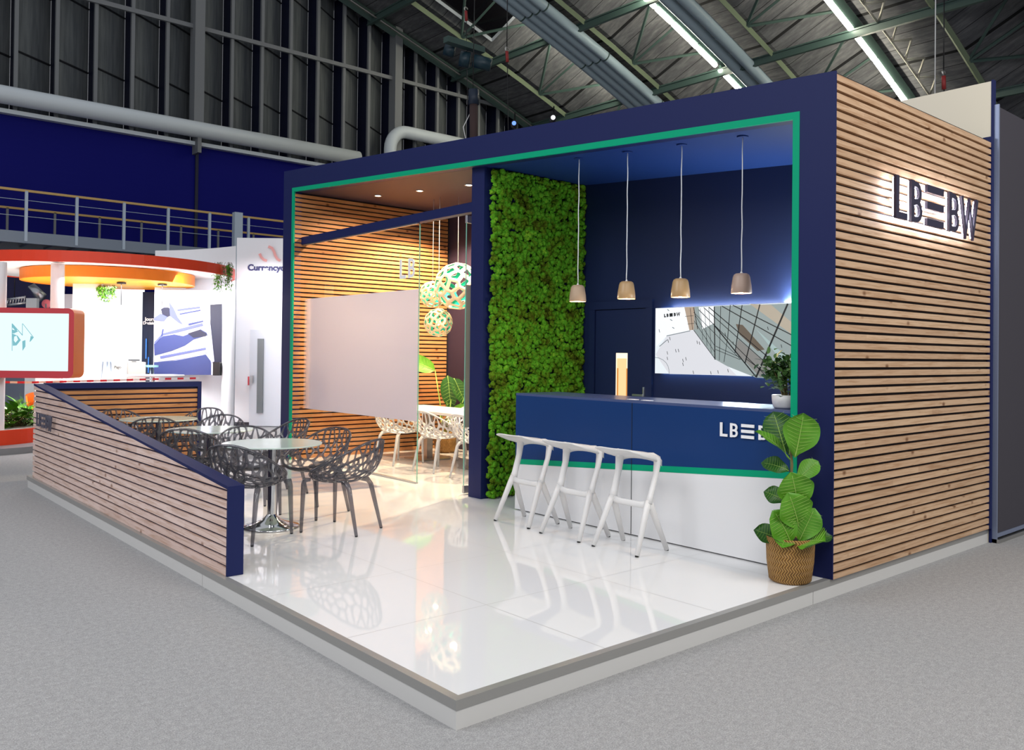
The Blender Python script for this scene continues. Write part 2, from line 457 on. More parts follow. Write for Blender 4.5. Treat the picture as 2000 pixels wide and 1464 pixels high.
# bright lattice girder beside right strip
mb = MB()
for i in range(22, 34):
    x = i*.9; a = Vector((x, 9.0, zr(x)-.3)); b = Vector((x+.45, 8.6, zr(x+.45)-.05)); c = Vector((x+.9, 9.0, zr(x+.9)-.3))
    mb.tube([a, b], .035, 4); mb.tube([b, c], .035, 4); mb.tube([a, c], .04, 4)
struct(mb.build('lattice_girder', mat('pale_lattice', (.5,.48,.40), .5)))

# gable wall of angled panels
def gable_mat():
    m = mat('gable_panel', (.1,.1,.1), .8, spec=.2)
    vec, s = obj_xyz(m)
    n = noise(m, combine(m, math_(m, 'MULTIPLY', s[0], 6), math_(m, 'MULTIPLY', s[1], 6), math_(m, 'MULTIPLY', s[2], .5)), 1.2, 4, .6)
    L(m, ramp(m, n, [(.3, (.085,.095,.105)), (.7, (.16,.175,.18))]), bsdf(m).inputs['Base Color'])
    return m
M_['gable'] = gable_mat(); M_['seam'] = mat('seam_dark', (.012,.014,.018), .8); M_['recess'] = mat('recess_navy', (.006,.008,.03), .4)
M_['mull'] = mat('mullion_grey', (.18,.19,.20), .6)
t = thing('wall_back', (0, GY, 0), 0, kind='structure')
pan = MB(); rec = MB(); mul = MB(); sm = MB()
x = -6.85+0.0
X0 = 2.763-1.0715*9
for i in range(0, 36):
    xa = X0+1.0715*i; ztop = zr(xa)+.6; ztop2 = zr(xa+1.07)+.8
    pan.add([(xa, 0, 8.3), (xa+1.06, .77, 8.3), (xa+1.06, .77, ztop2), (xa, 0, ztop)], [(0,1,2,3)])
    rec.add([(xa+1.065, .77, 8.3), (xa+1.07, 0, 8.3), (xa+1.07, 0, ztop2), (xa+1.065, .77, ztop2)], [(0,1,2,3)])
    mul.box(xa-.05, xa+.05, -.08, .04, 8.3, ztop)
    for z in (10.2, 12.2, 14.2):
        if z < ztop-.3: sm.tube([(xa, -.01, z), (xa+1.05, .75, z)], .035, 4, smooth=False)
pan.build('panel', M_['gable'], t); rec.build('recess', M_['recess'], t); mul.build('mullion', M_['mull'], t); sm.build('seam', M_['seam'], t)
MB().box(-7, 24.5, -.14, -.05, 12.14, 12.28).build('rail', M_['mull'], t)
for xx in (7.98, 15.7):
    struct(MB().box(xx-.16, xx+.16, GY-.35, GY+.1, 8.6, zr(xx)).build('gable_column', M_['mull']))
# blue shutter wall under it
def shutter():
    m = mat('blue_cladding', (.002,.003,.15), .6, spec=.15)
    vec, s = obj_xyz(m)
    bump(m, math_(m, 'FRACT', math_(m, 'MULTIPLY', s[2], 5.5)), .25, .04)
    return m
M_['shut'] = shutter()
struct(MB().box(-14, 45, GY+.0, GY+.2, FZ, 8.45).build('wall_back', M_['shut']))
struct(MB().box(8.0, 8.1, GY-.05, GY, FZ, 8.3).build('trim_1', M_['recess']))
M_['ductw'] = mat('pale_grey_duct', (.62,.68,.72), .4)
o = MB().tube([(-10,24.55,8.72), (5,24.55,8.74), (13.9,24.55,8.76)], .26, 20).build('horizontal_duct', M_['ductw'])
tag(o, 'long pale grey duct between ribbed wall and blue wall', 'duct')
MB().box(7.9, 8.02, 24.5, 25.0, 8.0, 8.9).build('bracket', M_['mull'], o)
pp = []
for i in range(9):
    a = PI - i*PI/16; pp.append((16.0+.75*math.cos(a)+0, 24.5, 9.35+.75*math.sin(a)))
o = MB().tube([(15.25,24.5,8.0)]+pp+[(22,24.5,10.12)], .24, 20).build('bent_duct', M_['ductw']); tag(o, 'pale duct bending up and over above the blue stand roof', 'duct')
struct(MB().box(-10, 30, 24.75, 24.98, 8.28, 8.40).build('trim_2', M_['ductw']))

# walkway
M_['walk'] = mat('walkway_steel', (.20,.24,.30), .5, .2); M_['rail'] = mat('tan_handrail', (.52,.34,.12), .5); M_['post'] = mat('railing_post', (.42,.50,.60), .5)
M_['mesh'] = mat('brown_mesh', (.05,.035,.025), .9)
t = thing('walkway', (0, 22, 0), 0, 'raised steel walkway with railings along the blue wall', 'walkway')
MB().box(-8, 20, 0, .12, 4.30, 4.60).build('fascia_beam', M_['walk'], t)
MB().box(-8, 20, .12, 2.2, 4.52, 4.58).build('deck', M_['mesh'], t)
mb = MB()
for i in range(46): mb.tube([(-8+i*.6, .1, 4.42), (-8+i*.6, 2.1, 4.42)], .03, 4)
mb.build('joist', M_['walk'], t)
MB().box(-8, 20, 2.1, 2.2, 4.3, 4.6).build('rear_beam', M_['walk'], t)
MB().box(-8, 20, 0, .06, 5.64, 5.70).build('handrail', M_['rail'], t)
MB().box(-8, 20, 2.1, 2.16, 5.46, 5.52).build('rear_handrail', M_['rail'], t)
MB().box(-8, 20, 2.1, 2.12, 4.6, 4.85).build('kick_panel', M_['mesh'], t)
for i in range(-5, 8):
    x = 2.523+1.21*i
    MB().box(x-.035, x+.035, -.02, .05, 4.35, 5.66).build('post', M_['post'], t)
    x = 2.467+1.2*i
    MB().box(x-.03, x+.03, 2.1, 2.15, 4.6, 5.48).build('rear_post', M_['mull'], t)
for z in (5.42, 5.0):
    MB().tube([(-8, .02, z), (20, .02, z)], .008, 4).build('wire', M_['post'], t)
struct(MB().box(8.05, 8.3, 21.8, 22.0, FZ, 5.75).build('walkway_column', M_['post']))

# ================================================================== BOOTH
Lx, Ly = 6.12, 8.62
t = thing('platform', (0,0,0), 0, 'raised glossy white platform deck the exhibition stand sits on', 'platform')
MB().box(.045, 6.1, .045, Ly, -.03, 0).build('deck', M_['deck'], t)
MB().box(0, .045, 0, Ly, -.045, .001).box(.045, Lx, 0, .045, -.045, .001).box(0, 2.05, Ly, Ly+.04, -.045, .001).build('edge_trim', M_['trim'], t)
MB().box(.004, .02, .004, 3.0, FZ, -.045).box(.004, .02, 3.006, Ly, FZ, -.045).box(.02, 3.05, .004, .02, FZ, -.045).box(3.056, Lx, .004, .02, FZ, -.045).box(.02, 6.1, Ly, Ly+.03, FZ, -.045).build('fascia', M_['fascia'], t)

ceil = lambda y: 3.264+.0710*y
topz = lambda y: 3.566+.0732*y
XF = 3.27
# side slat wall
def slats_x(mb, x0, x1, y0, y1, z0, ztop, first, pitch=.065, gap=.0205):
    z = z0
    k = 0; zz = first
    edges = [z0]
    while zz < ztop:
        edges.append(zz); zz += pitch
    for i, g in enumerate(edges):
        a = g+gap/2 if i else z0; b = (edges[i+1]-gap/2) if i+1 < len(edges) else ztop
        if b-a > .008: mb.box(x0, x1, y0, y1, a, b)
t = thing('wall_right', (0,0,0), 0, kind='structure')
mb = MB(); slats_x(mb, XF+.0085, 6.085, -.02, .012, .002, 3.56, .043); mb.build('slat_cladding', M_['wood_x'], t)
MB().box(XF+.0085, 6.09, .0125, .05, .002, 3.57).build('backing_panel', M_['back'], t)
MB().box(6.085, 6.13, -.03, .05, .002, 3.6).build('corner_post', M_['navy'], t)
# portal
t = thing('portal_frame', (XF,0,0), 0, 'navy blue front portal frame of the stand with a green inner band', 'frame')
def quad_yz(mb, pts, x0, x1, mi=0): mb.prism([(x0, y, z) for y, z in pts], (x1-x0, 0, 0), mi)
Yr, Yl = -.02, 8.59; gr, gri = .26, .314; gl, gli = 8.318, 8.255
gt = lambda y: 3.317+.0718*y; gti = lambda y: 3.264+.0712*y
mb = MB()
quad_yz(mb, [(Yr,.001),(.052,.001),(.052,topz(.052)),(Yr,topz(Yr))], 0, .008)
quad_yz(mb, [(.052,.001),(gr,.001),(gr,gt(gr)),(.052,gt(.052))], 0, .12)
quad_yz(mb, [(.052,gt(.052)),(Yl,gt(Yl)),(Yl,topz(Yl)),(.052,topz(.052))], 0, .12)
quad_yz(mb, [(gl,.001),(Yl,.001),(Yl,gt(Yl)),(gl,gt(gl))], 0, .12)
mb.build('frame_panel', M_['navy'], t)
mb = MB()
quad_yz(mb, [(gr,.001),(gri,.001),(gri,gti(gri)),(gr,gt(gr))], -.003, .022)
quad_yz(mb, [(gr,gt(gr)),(gri,gti(gri)),(gli,gti(gli)),(gl,gt(gl))], -.003, .022)
quad_yz(mb, [(gli,.001),(gl,.001),(gl,gt(gl)),(gli,gti(gli))], -.003, .022)
mb.build('green_band', M_['green'], t)
mb = MB()
quad_yz(mb, [(gr,.001),(gri,.001),(gri,gti(gri)),(gr,gt(gr))], .022, .12)
quad_yz(mb, [(gr,gt(gr)),(gri,gti(gri)),(gli,gti(gli)),(gl,gt(gl))], .022, .12)
quad_yz(mb, [(gli,.001),(gl,.001),(gl,gt(gl)),(gli,gti(gli))], .022, .12)
mb.build('inner_return', M_['navy'], t)
# ceilings (booth): counter side blue, meeting side plum
def slab(y0, y1, x0, x1, m, name):
    mb = MB(); mb.prism([(x0,y0,ceil(y0)), (x1,y0,ceil(y0)), (x1,y1,ceil(y1)), (x0,y1,ceil(y1))], (0,0,.06)); return struct(mb.build(name, m))
M_['plum'] = mat('plum_ceiling', (.022,.014,.034), .6)
slab(.05, 4.02, XF+.12, 6.09, M_['navy_ceil'], 'ceiling')
slab(4.02, 8.33, XF+.12, 6.09, M_['plum'], 'ceiling')
# partition with moss
t = thing('wall_partition', (0,0,0), 0, kind='structure')
mb = MB(); mb.prism([(3.37,4.02,.001), (3.37,4.235,.001), (3.37,4.235,ceil(4.235)), (3.37,4.02,ceil(4.02))], (2.72,0,0)); mb.build('panel', M_['navy'], t)
struct(MB().prism([(4.84,.05,.001), (4.84,4.02,.001), (4.84,4.02,ceil(4.02)), (4.84,.05,ceil(.05))], (.05,0,0)).build('wall_counter', M_['navy_in']))
struct(MB().prism([(6.05,4.24,.001), (6.05,8.25,.001), (6.05,8.25,ceil(8.25)), (6.05,4.24,ceil(4.24))], (.04,0,0)).build('wall_far', M_['plum']))
struct(MB().prism([(3.39,.05,.001), (4.84,.05,.001), (4.84,.05,ceil(.05)), (3.39,.05,ceil(.05))], (0,.03,0)).build('wall_side_inner', M_['navy_in']))
t = thing('wall_left', (0,0,0), 0, kind='structure')
mb = MB(); slats_x(mb, 3.285, 6.02, 8.25, 8.275, .002, ceil(8.25)-.01, .067); mb.build('slat_cladding', M_['wood_lx'], t)
MB().box(3.385, 6.09, 8.275, 8.33, .002, ceil(8.33)).build('backing_panel', M_['back'], t)
MB().box(3.385, 6.09, 8.33, 8.59, .002, topz(8.33)).build('outer_panel', M_['navy'], t)

# moss wall
def moss():
    rnd = random.Random(3)
    bm = bmesh.new(); bmesh.ops.create_icosphere(bm, subdivisions=2, radius=1.0)
    base = np.array([v.co[:] for v in bm.verts]); faces = np.array([[v.index for v in f.verts] for f in bm.faces]); bm.free()
    V = []; F = []; n = 0
    rs = np.random.RandomState(5)
    H = ceil(4.0)-.06
    x = 3.47; cnt = 0
    step = .040
    nx = int((4.84-3.45)/step); nz = int(H/step)
    for i in range(nx+1):
        for j in range(nz+1):
            px = 3.46+i*step+rs.uniform(-.02,.02); pz = .035+j*step+rs.uniform(-.02,.02)
            py = 3.985-rs.uniform(0,.045)
            r = rs.uniform(.020,.040)
            d = 1+rs.uniform(-.38,.38,(len(base),1))
            b = base*d*np.array([r,r*.8,r])+np.array([px,py,pz])
            b[:,1] = np.minimum(b[:,1], 4.015); b[:,2] = np.clip(b[:,2], .003, H+.05); b[:,0] = np.clip(b[:,0], 3.41, 4.838)
            V.append(b); F.append(faces+n); n += len(base)
    V = np.concatenate(V); F = np.concatenate(F)
    me = bpy.data.meshes.new('moss'); me.from_pydata(V.tolist(), [], F.tolist()); me.materials.append(M_['moss'])
    me.polygons.foreach_set('use_smooth', [True]*len(me.polygons)); me.update()
    o = bpy.data.objects.new('moss_wall', me); COL.objects.link(o)
    tag(o, 'tall panel of bright green cushion moss beside the counter', 'moss', kind='stuff')
moss()

# service door in counter back wall
t = thing('door_1', (4.84,0,0), 0, kind='structure')
yw0, yw1 = hit(1227,700,0,4.83).y, hit(1203.5,700,0,4.83).y
zt = hit(1204,689,0,4.83).z
ya, yb = hit(1262,650,0,4.83).y, hit(1165,650,0,4.83).y
mb = MB()
for (a, b, c, d) in ((ya, yw0, .01, 2.06), (yw1, yb, .01, 2.06), (yw0, yw1, zt, 2.06), (yw0, yw1, .01, .85)): mb.box(-.022, -.002, a, b, c, d)
mb.build('leaf', M_['navy_in'], t)
mb = MB(); yo = hit(1275,650,0,4.83).y
mb.box(-.035, -.002, ya-.10, ya-.01, .01, 2.069).box(-.035, -.002, yb+.01, yb+.10, .01, 2.069).box(-.035, -.002, ya-.10, yb+.10, 2.07, 2.16)
mb.build('frame', M_['navy_in'], t)
M_['warmwin'] = emis('lit_room_beyond', (1.0, .62, .30), 1.15); M_['warmwin2'] = emis('lit_room_jamb', (1.0, .80, .55), 1.5); M_['warmwin3'] = emis('lit_timber', (.80,.30,.06), .9)
mb = MB(); mb.box(-.010, -.006, yw0, yw1, .85, zt, 0)
mb.box(-.012, -.010, yw1-.012, yw1, .85, zt, 1).box(-.012, -.010, yw0, yw1, zt-.06, zt, 1).box(-.012, -.010, yw0, yw0+.02, zt-.17, zt, 1)
mb.box(-.013, -.010, yw0, yw0+.025, .85, zt-.17, 2).box(-.013, -.010, yw1-.035, yw1-.014, .85, zt-.17, 2)
mb.build('window', [M_['warmwin'], M_['warmwin2'], M_['warmwin3']], t)
h = hit(1258,772,0,4.80)
mb = MB(); mb.box(-.07, -.055, h.y, h.y+.15, h.z-.012, h.z+.012).box(-.06, -.022, h.y-.01, h.y+.01, h.z-.015, h.z+.09)
bevel(mb.build('handle', M_['alu'], t), .003)

# counter
t = thing('reception_counter', (XF,0,0), 0, 'long navy and white reception counter with a green stripe', 'counter')
c0, c1 = .318, 3.352
gz = lambda y, base: base+(.708-.508)*(c1-y)/(c1-.46)
mb = MB(); mb.prism([(0,c0,.01), (0,c1,.01), (0,c1,.454), (0,c0,gz(c0,.454))], (.02,0,0)); mb.build('lower_panel', M_['white'], t)
mb = MB(); mb.prism([(-.002,c0,gz(c0,.454)), (-.002,c1,.454), (-.002,c1,.505), (-.002,c0,gz(c0,.505))], (.02,0,0)); mb.build('stripe', M_['green'], t)
M_['ctr'] = mat('counter_blue', (.002,.034,.15), .45, spec=.3)
mb = MB(); mb.prism([(0,c0,gz(c0,.505)), (0,c1,.505), (0,c1,1.14), (0,c0,1.14)], (.02,0,0)); mb.build('upper_panel', M_['ctr'], t)
MB().box(0, .58, c0, c1, 1.14, 1.162).build('worktop', mat('counter_top', (.05,.075,.19), .28, spec=.9), t)
mb = MB(); mb.box(.02, .56, c1-.02, c1, .01, 1.14); mb.build('end_panel', M_['navy_in'], t)
mb = MB(); mb.box(.3, .32, c0, c1-.02, .01, 1.14); mb.build('inner_panel', M_['navy_in'], t)
MB().box(-.003, .003, 1.826, 1.831, .012, 1.14).build('seam', M_['black'], t)
# ---- lettering
def stroke(mb, pts, w, closed=False, z=0, d=.01, mi=0):
    """2D strokes in (u,v); returns polys to be mapped"""
    pts = [Vector((p[0], p[1])) for p in pts]; n = len(pts); L_ = []; R_ = []
    for i in range(n):
        a = pts[i-1] if (i > 0 or closed) else None; b = pts[(i+1)%n] if (i < n-1 or closed) else None
        if a is None: dr = (b-pts[i]).normalized(); nn = Vector((-dr.y, dr.x)); s = 1
        elif b is None: dr = (pts[i]-a).normalized(); nn = Vector((-dr.y, dr.x)); s = 1
        else:
            d1 = (pts[i]-a).normalized(); d2 = (b-pts[i]).normalized(); n1 = Vector((-d1.y, d1.x)); n2 = Vector((-d2.y, d2.x))
            nn = (n1+n2).normalized(); s = 1/max(.45, nn.dot(n1))
        L_.append(pts[i]+nn*w/2*s); R_.append(pts[i]-nn*w/2*s)
    m = n if closed else n-1
    return [[L_[i], L_[(i+1)%n], R_[(i+1)%n], R_[i]] for i in range(m)]
def glyph(ch, w, h, s):
    """list of quads; glyph box w x h, stroke s"""
    e = s/2
    if ch == 'L': return stroke(None, [(e,h), (e,e), (w,e)], s)
    if ch == 'B':
        q = stroke(None, [(e,0), (e,h)], s)
        for y0, y1, ww in ((e, h/2, w), (h/2, h-e, w*.95)):
            r = (y1-y0)/2; arc = [(e,y0)]+[(ww-e-r+r*math.cos(a), (y0+y1)/2+r*math.sin(a)) for a in [(-90+180*k/8)*PI/180 for k in range(9)]]+[(e,y1)]
            q += stroke(None, arc, s*.80)
        return q
    if ch == '=': return [[Vector((0,y)), Vector((w,y)), Vector((w,y+s*1.15)), Vector((0,y+s*1.15))] for y in (0, (h-s*1.15)/2, h-s*1.15)]
    if ch == 'W': return stroke(None, [(e*.7,h), (w*.28,e*.5), (w*.5,h*.86), (w*.72,e*.5), (w-e*.7,h)], s*.82)
    return []
LOGO = [('L', 0, .121), ('B', .164, .126), ('=', .343, .201), ('B', .613, .13), ('W', .770, .230)]
def logo(org, du, dv, dn, width, height, th, m, name, parent=None, only=None, stroke_w=.05, sides=None):
    """du, dv unit vectors, dn outward normal"""
    res = []
    for k, (ch, off, w) in enumerate(LOGO):
        if only is not None and k >= only: break
        mb = MB()
        for qi, q in enumerate(glyph(ch, w*width, height, stroke_w*width)):
            mb.prism([Vector(org)+Vector(du)*(off*width+p.x)+Vector(dv)*p.y-Vector(dn)*.00004*qi for p in q], Vector(dn)*th)
        nm = {'L':'letter_l', 'B':'letter_b', '=':'three_bars', 'W':'letter_w'}[ch]
        o = mb.build(nm, m, parent); res.append(o)
    return res
M_['signdark'] = mat('sign_dark_face', (.022,.018,.045), .4)
# side sign
t = thing('illuminated_sign', (0,0,0), 0, 'large backlit dark letters LB BW with three bars on the slatted side wall', 'sign')
logo((4.01,-.085,2.605), (1,0,0), (0,0,1), (0,-1,0), 1.555, .325, .022, M_['signdark'], 'letter', t, stroke_w=.033)
M_['halo'] = emis('sign_backlight', (.84,.86,1.0), 38)
mb = MB()
for k, (ch, off, w) in enumerate(LOGO):
    for q in glyph(ch, w*1.555, .325, .030*1.555):
        cc = sum((p for p in q), Vector((0,0)))/4
        mb.prism([Vector((4.01+off*1.555+cc.x+(p.x-cc.x)*.9, -.083, 2.605+cc.y+(p.y-cc.y)*.9)) for p in q], (0,.008,0))
mb.build('backlight', M_['halo'], t)
MB().box(4.02, 5.5, -.05, -.02, 2.74, 2.76).build('mounting_rail', M_['alu'], t)
# counter logo
M_['signw'] = mat('white_lettering', (.88,.88,.90), .5)
t = thing('counter_logo', (0,0,0), 0, 'white LB BW lettering with three bars on the counter front', 'sign')
logo((XF-.012,.912,.929), (0,-1,0), (0,0,1), (-1,0,0), .56, .108, .008, M_['signw'], 'letter', t, stroke_w=.036)
t = thing('glass_lettering', (0,0,0), 0, 'white letters LB on the glass partition', 'sign')
logo((3.425,5.712,2.452), (0,-1,0), (0,0,1), (-1,0,0), 1.12, .237, .006, M_['signw'], 'letter', t, only=2, stroke_w=.038)
t = thing('wall_logo', (0,0,0), 0, 'small metallic LB BW letters on the sloping slatted low wall', 'sign')
_q = hit(71.5, 831, 0, -.008)
logo((-.002,_q.y,_q.z), (0,-1,0), (0,0,1), (-1,0,0), .72, .155, .012, mat('sign_metal', (.12,.125,.17), .4, .4), 'letter', t, stroke_w=.040)

# low walls
t = thing('low_wall', (0,0,0), 0, 'low slatted wall with a sloping navy cap along the platform edge', 'low wall')
y0, y1, h0, h1 = 2.645, 8.53, .619, 1.125
top = lambda y: h0+(h1-h0)*(y-y0)/(y1-y0)
mb = MB(); zz = .067; edges = [.002]
while zz < 1.15: edges.append(zz); zz += .065
for i, g in enumerate(edges):
    a = g+.0085 if i else g; b = edges[i+1]-.0085 if i+1 < len(edges) else 1.2
    capz = .02
    # clip slat [a,b] by sloping top
    yb_ = lambda z: y0+(z+capz-h0)/(h1-h0)*(y1-y0)
    s_a = max(y0+.02, yb_(a)); s_b = max(y0+.02, yb_(b))
    if s_a >= y1: break
    P = [(y1, a)]
    if s_b < y1: P = [(y1,a), (y1,b), (s_b,b)]
    else: P = [(y1,a), (y1, top(y1)-capz)]
    if s_a > y0+.021: P += [(s_a, a)]
    else:
        if s_b > y0+.021: P += [(y0+.02, top(y0+.02)-capz)]
        P += [(y0+.02, a)]
    mb.prism([(.036, y, z) for y, z in P], (.018,0,0))
mb.build('slat_cladding', M_['wood_y'], t)
MB().prism([(.054,y0+.01,.002), (.054,y1-.02,.002), (.054,y1-.02,top(y1)-.02), (.054,y0+.01,top(y0)-.02)], (.085,0,0)).build('backing_panel', M_['back_b'], t)
MB().prism([(.034,y0,top(y0)-.022), (.034,y1,top(y1)-.022), (.034,y1,top(y1)), (.034,y0,top(y0))], (.118,0,0)).build('cap', M_['navy'], t)
MB().box(.036, .152, y0, y0+.02, .002, top(y0)-.022).build('end_panel', M_['navy'], t)
mb = MB(); slats_x(mb, .152, 2.0, 8.475, 8.495, .002, 1.05, .067); t2 = thing('low_wall', (0,0,0), 0, 'straight slatted low wall closing the rear end of the terrace', 'low wall')
mb.build('slat_cladding', M_['wood_lx'], t2)
MB().box(.152, 2.0, 8.495, 8.58, .002, 1.06).build('backing_panel', M_['back_b'], t2)
MB().box(.152, 2.05, 8.46, 8.6, 1.06, 1.13).box(2.0, 2.05, 8.46, 8.6, .002, 1.06).build('cap', M_['navy'], t2)

# header beam + glass
t = thing('glass_partition', (3.44,0,0), 0, 'frameless glass partition with frosted band under a navy header beam', 'partition')
MB().box(-.05, .05, 4.236, 8.249, 3.10, 3.205).build('header_beam', M_['navy'], t)
MB().box(-.035, .0, 5.32, 8.24, 3.085, 3.10).box(-.02, .02, 5.32, 8.24, .001, .018).build('rail', M_['alu'], t)
for a, b in ((8.24, 7.335), (7.329, 6.293), (6.287, 5.32)):
    p = MB().box(-.005, .005, b, a, .018, 3.085).build('pane', M_['glass'], t)
MB().box(-.008, -.006, 5.322, 8.24, .735, 2.31).build('frosted_film', M_['film'], t)
MB().box(-.006, .006, 5.312, 5.319, .018, 3.085).build('pane_edge', M_['green_glass'], t)
t = thing('door_2', (3.44,4.37,0), 0, kind='structure')
M_['film2'] = mat('frosted_door_film', (.75,.68,.55), .6, alpha=.9)
MB().box(-.03, .92, -.005, .005, .02, 3.06).build('pane', M_['glass'], t)
MB().box(-.02, .90, .006, .008, .735, 2.31).build('frosted_film', M_['film2'], t)
MB().box(-.036, -.030, -.006, .006, .02, 3.06).build('pane_edge', M_['green_glass'], t)
for z in (.015, 2.99): bevel(MB().box(-.04, .10, -.018, .018, z, z+.085).build('patch_fitting', M_['alu'], t), .004)

# monitor with picture
XS = 4.795
def sp(zx, zy, dx=0):  # crop px -> point on the screen plane
    p = hit(1250+zx*.165, 560+zy*.165, 0, XS); p.x -= dx; return p
t = thing('wall_screen', (0,0,0), 0, 'large wall screen showing an aerial view of a glass building and plaza', 'screen')
ys1, ys0, zs0, zs1 = 2.835, 1.20, 1.362, 2.058
MB().box(XS, 4.838, ys0+.06, ys1-.06, zs0+.05, zs1-.05).build('housing', M_['black'], t)
E_ = {}
def em(name, c, s=1.0):
    if name not in E_: E_[name] = emis('screen_'+name, c, s)
    return E_[name]
MB().box(XS-.004, XS, ys0, ys1, zs0, zs1).build('picture', em('pale', (.80,.86,.90), 1.0), t)
def poly(name, pts, m, dx): 
    mb = MB(); mb.prism([sp(*p, dx) for p in pts], (.0008,0,0)); return mb.build(name, m, t)
def cl(p):  # keep inside screen
    return p
poly('picture_wall', [(190,258),(525,240),(600,515),(320,580),(200,700)], em('white', (.92,.95,.98), 1.0), .006)
poly('picture_courtyard', [(320,580),(640,510),(1010,905),(1150,1050),(350,1030),(190,800)], em('court', (.74,.75,.80), .95), .0065)
poly('picture_tower', [(530,240),(650,238),(690,500),(590,515)], em('tan', (.55,.42,.32), .8), .007)
poly('picture_facade', [(650,236),(1800,197),(1805,1090),(1380,1075),(1040,940),(890,855),(640,510)], em('facade', (.38,.46,.46), .75), .007)
poly('picture_void', [(700,240),(880,230),(885,430),(740,500)], em('white', (.92,.95,.98)), .0075)
poly('picture_hall', [(1140,440),(1220,450),(1480,740),(1400,760),(1180,560)], em('dark2', (.20,.16,.12), .6), .008)
poly('picture_ramp', [(1300,200),(1800,560),(1800,420),(1560,215)], em('sand', (.55,.48,.38), .8), .008)
poly('picture_ramp', [(1380,500),(1800,880),(1800,960),(1700,900)], em('aqua', (.45,.60,.60), .8), .008)
poly('picture_floor', [(1170,620),(1560,960),(1430,1070),(1130,760)], em('stone', (.28,.28,.27), .8), .0078)
def line2(mb, a, b, w, dx=.009):
    a = sp(*a, dx); b = sp(*b, dx); d = (b-a).normalized(); n = Vector((0, -d.z, d.y))*w/2
    mb.prism([a+n, b+n, b-n, a-n], (.0006,0,0))
mb = MB()
for a, b, w in [((885,235),(893,860),.012), ((962,228),(945,870),.006), ((1075,215),(1045,590),.008), ((1045,590),(1000,890),.006), ((1215,215),(1130,780),.010), ((1425,207),(1250,900),.012), ((1755,200),(1380,1070),.018),
        ((975,228),(1805,700),.009), ((1105,218),(1805,570),.009), ((820,240),(1640,930),.009), ((760,245),(1560,955),.007), ((890,460),(1380,1065),.012), ((700,270),(1500,1055),.007),
        ((640,300),(1200,860),.005), ((640,240),(690,500),.008), ((655,330),(885,690),.005), ((645,400),(890,770),.005), ((640,510),(900,860),.006), ((820,240),(850,780),.004), ((770,250),(800,700),.004), ((720,255),(750,630),.004),
        ((900,740),(1190,860),.005), ((900,700),(1180,830),.005), ((1260,850),(1560,1070),.007), ((600,250),(630,510),.005), ((540,350),(640,340),.004), ((570,440),(650,430),.004)]:
    line2(mb, a, b, w)
mb.build('picture_mullions', em('black', (.01,.015,.02), .5), t)
mb = MB()
for zx, zy in ((235,520),(330,780),(330,845),(430,755),(462,752),(515,870),(515,915),(550,850),(683,655),(710,665),(795,620),(637,1010),(845,1015),(930,1005),(1048,990),(1015,560),(1110,665),(340,640),(360,610),(1520,490),(1680,700)):
    line2(mb, (zx-4,zy-18), (zx+5,zy+20), .006, .0095)
mb.build('picture_people', em('black', (.01,.015,.02), .5), t)
mb = MB()
arc = [(185,835)]+[(185+165*math.sin(a), 1000-165*math.cos(a)) for a in (.3,.6,.9,1.2,1.5)]+[(352,1030)]
for a, b in zip(arc, arc[1:]): line2(mb, a, b, .005, .0085)
for a, b in (((320,580),(600,520)), ((235,705),(330,625)), ((330,265),(350,285)), ((362,385),(388,400)), ((388,478),(412,492))): line2(mb, a, b, .008, .0085)
mb.build('picture_lines', em('grey', (.25,.3,.33), .7), t)
def logo_px(parent):
    a = sp(292,362,.009); b = sp(482,340,.009); c = sp(296,322,.009)
    du = (b-a); W_ = du.length; du.normalize(); dv = Vector((0, -du.z, du.y)); dv = dv if dv.z > 0 else -dv
    for ob in logo(a, du, dv, (-1,0,0), W_, .036, .0006, em('black', (.01,.015,.02), .5), 'x', parent, stroke_w=.055): ob.name = 'picture_lettering'
logo_px(t)
# halo LEDs behind the screen
M_['led'] = emis('led_strip', (.45,.80,1.0), 45)
mb = MB(); mb.box(4.815, 4.825, ys0+.05, ys1-.06, zs1-.030, zs1-.022).box(4.815, 4.825, ys0+.05, ys1-.06, zs0+.03, zs0+.04); mb.build('led_strip', M_['led'], t)

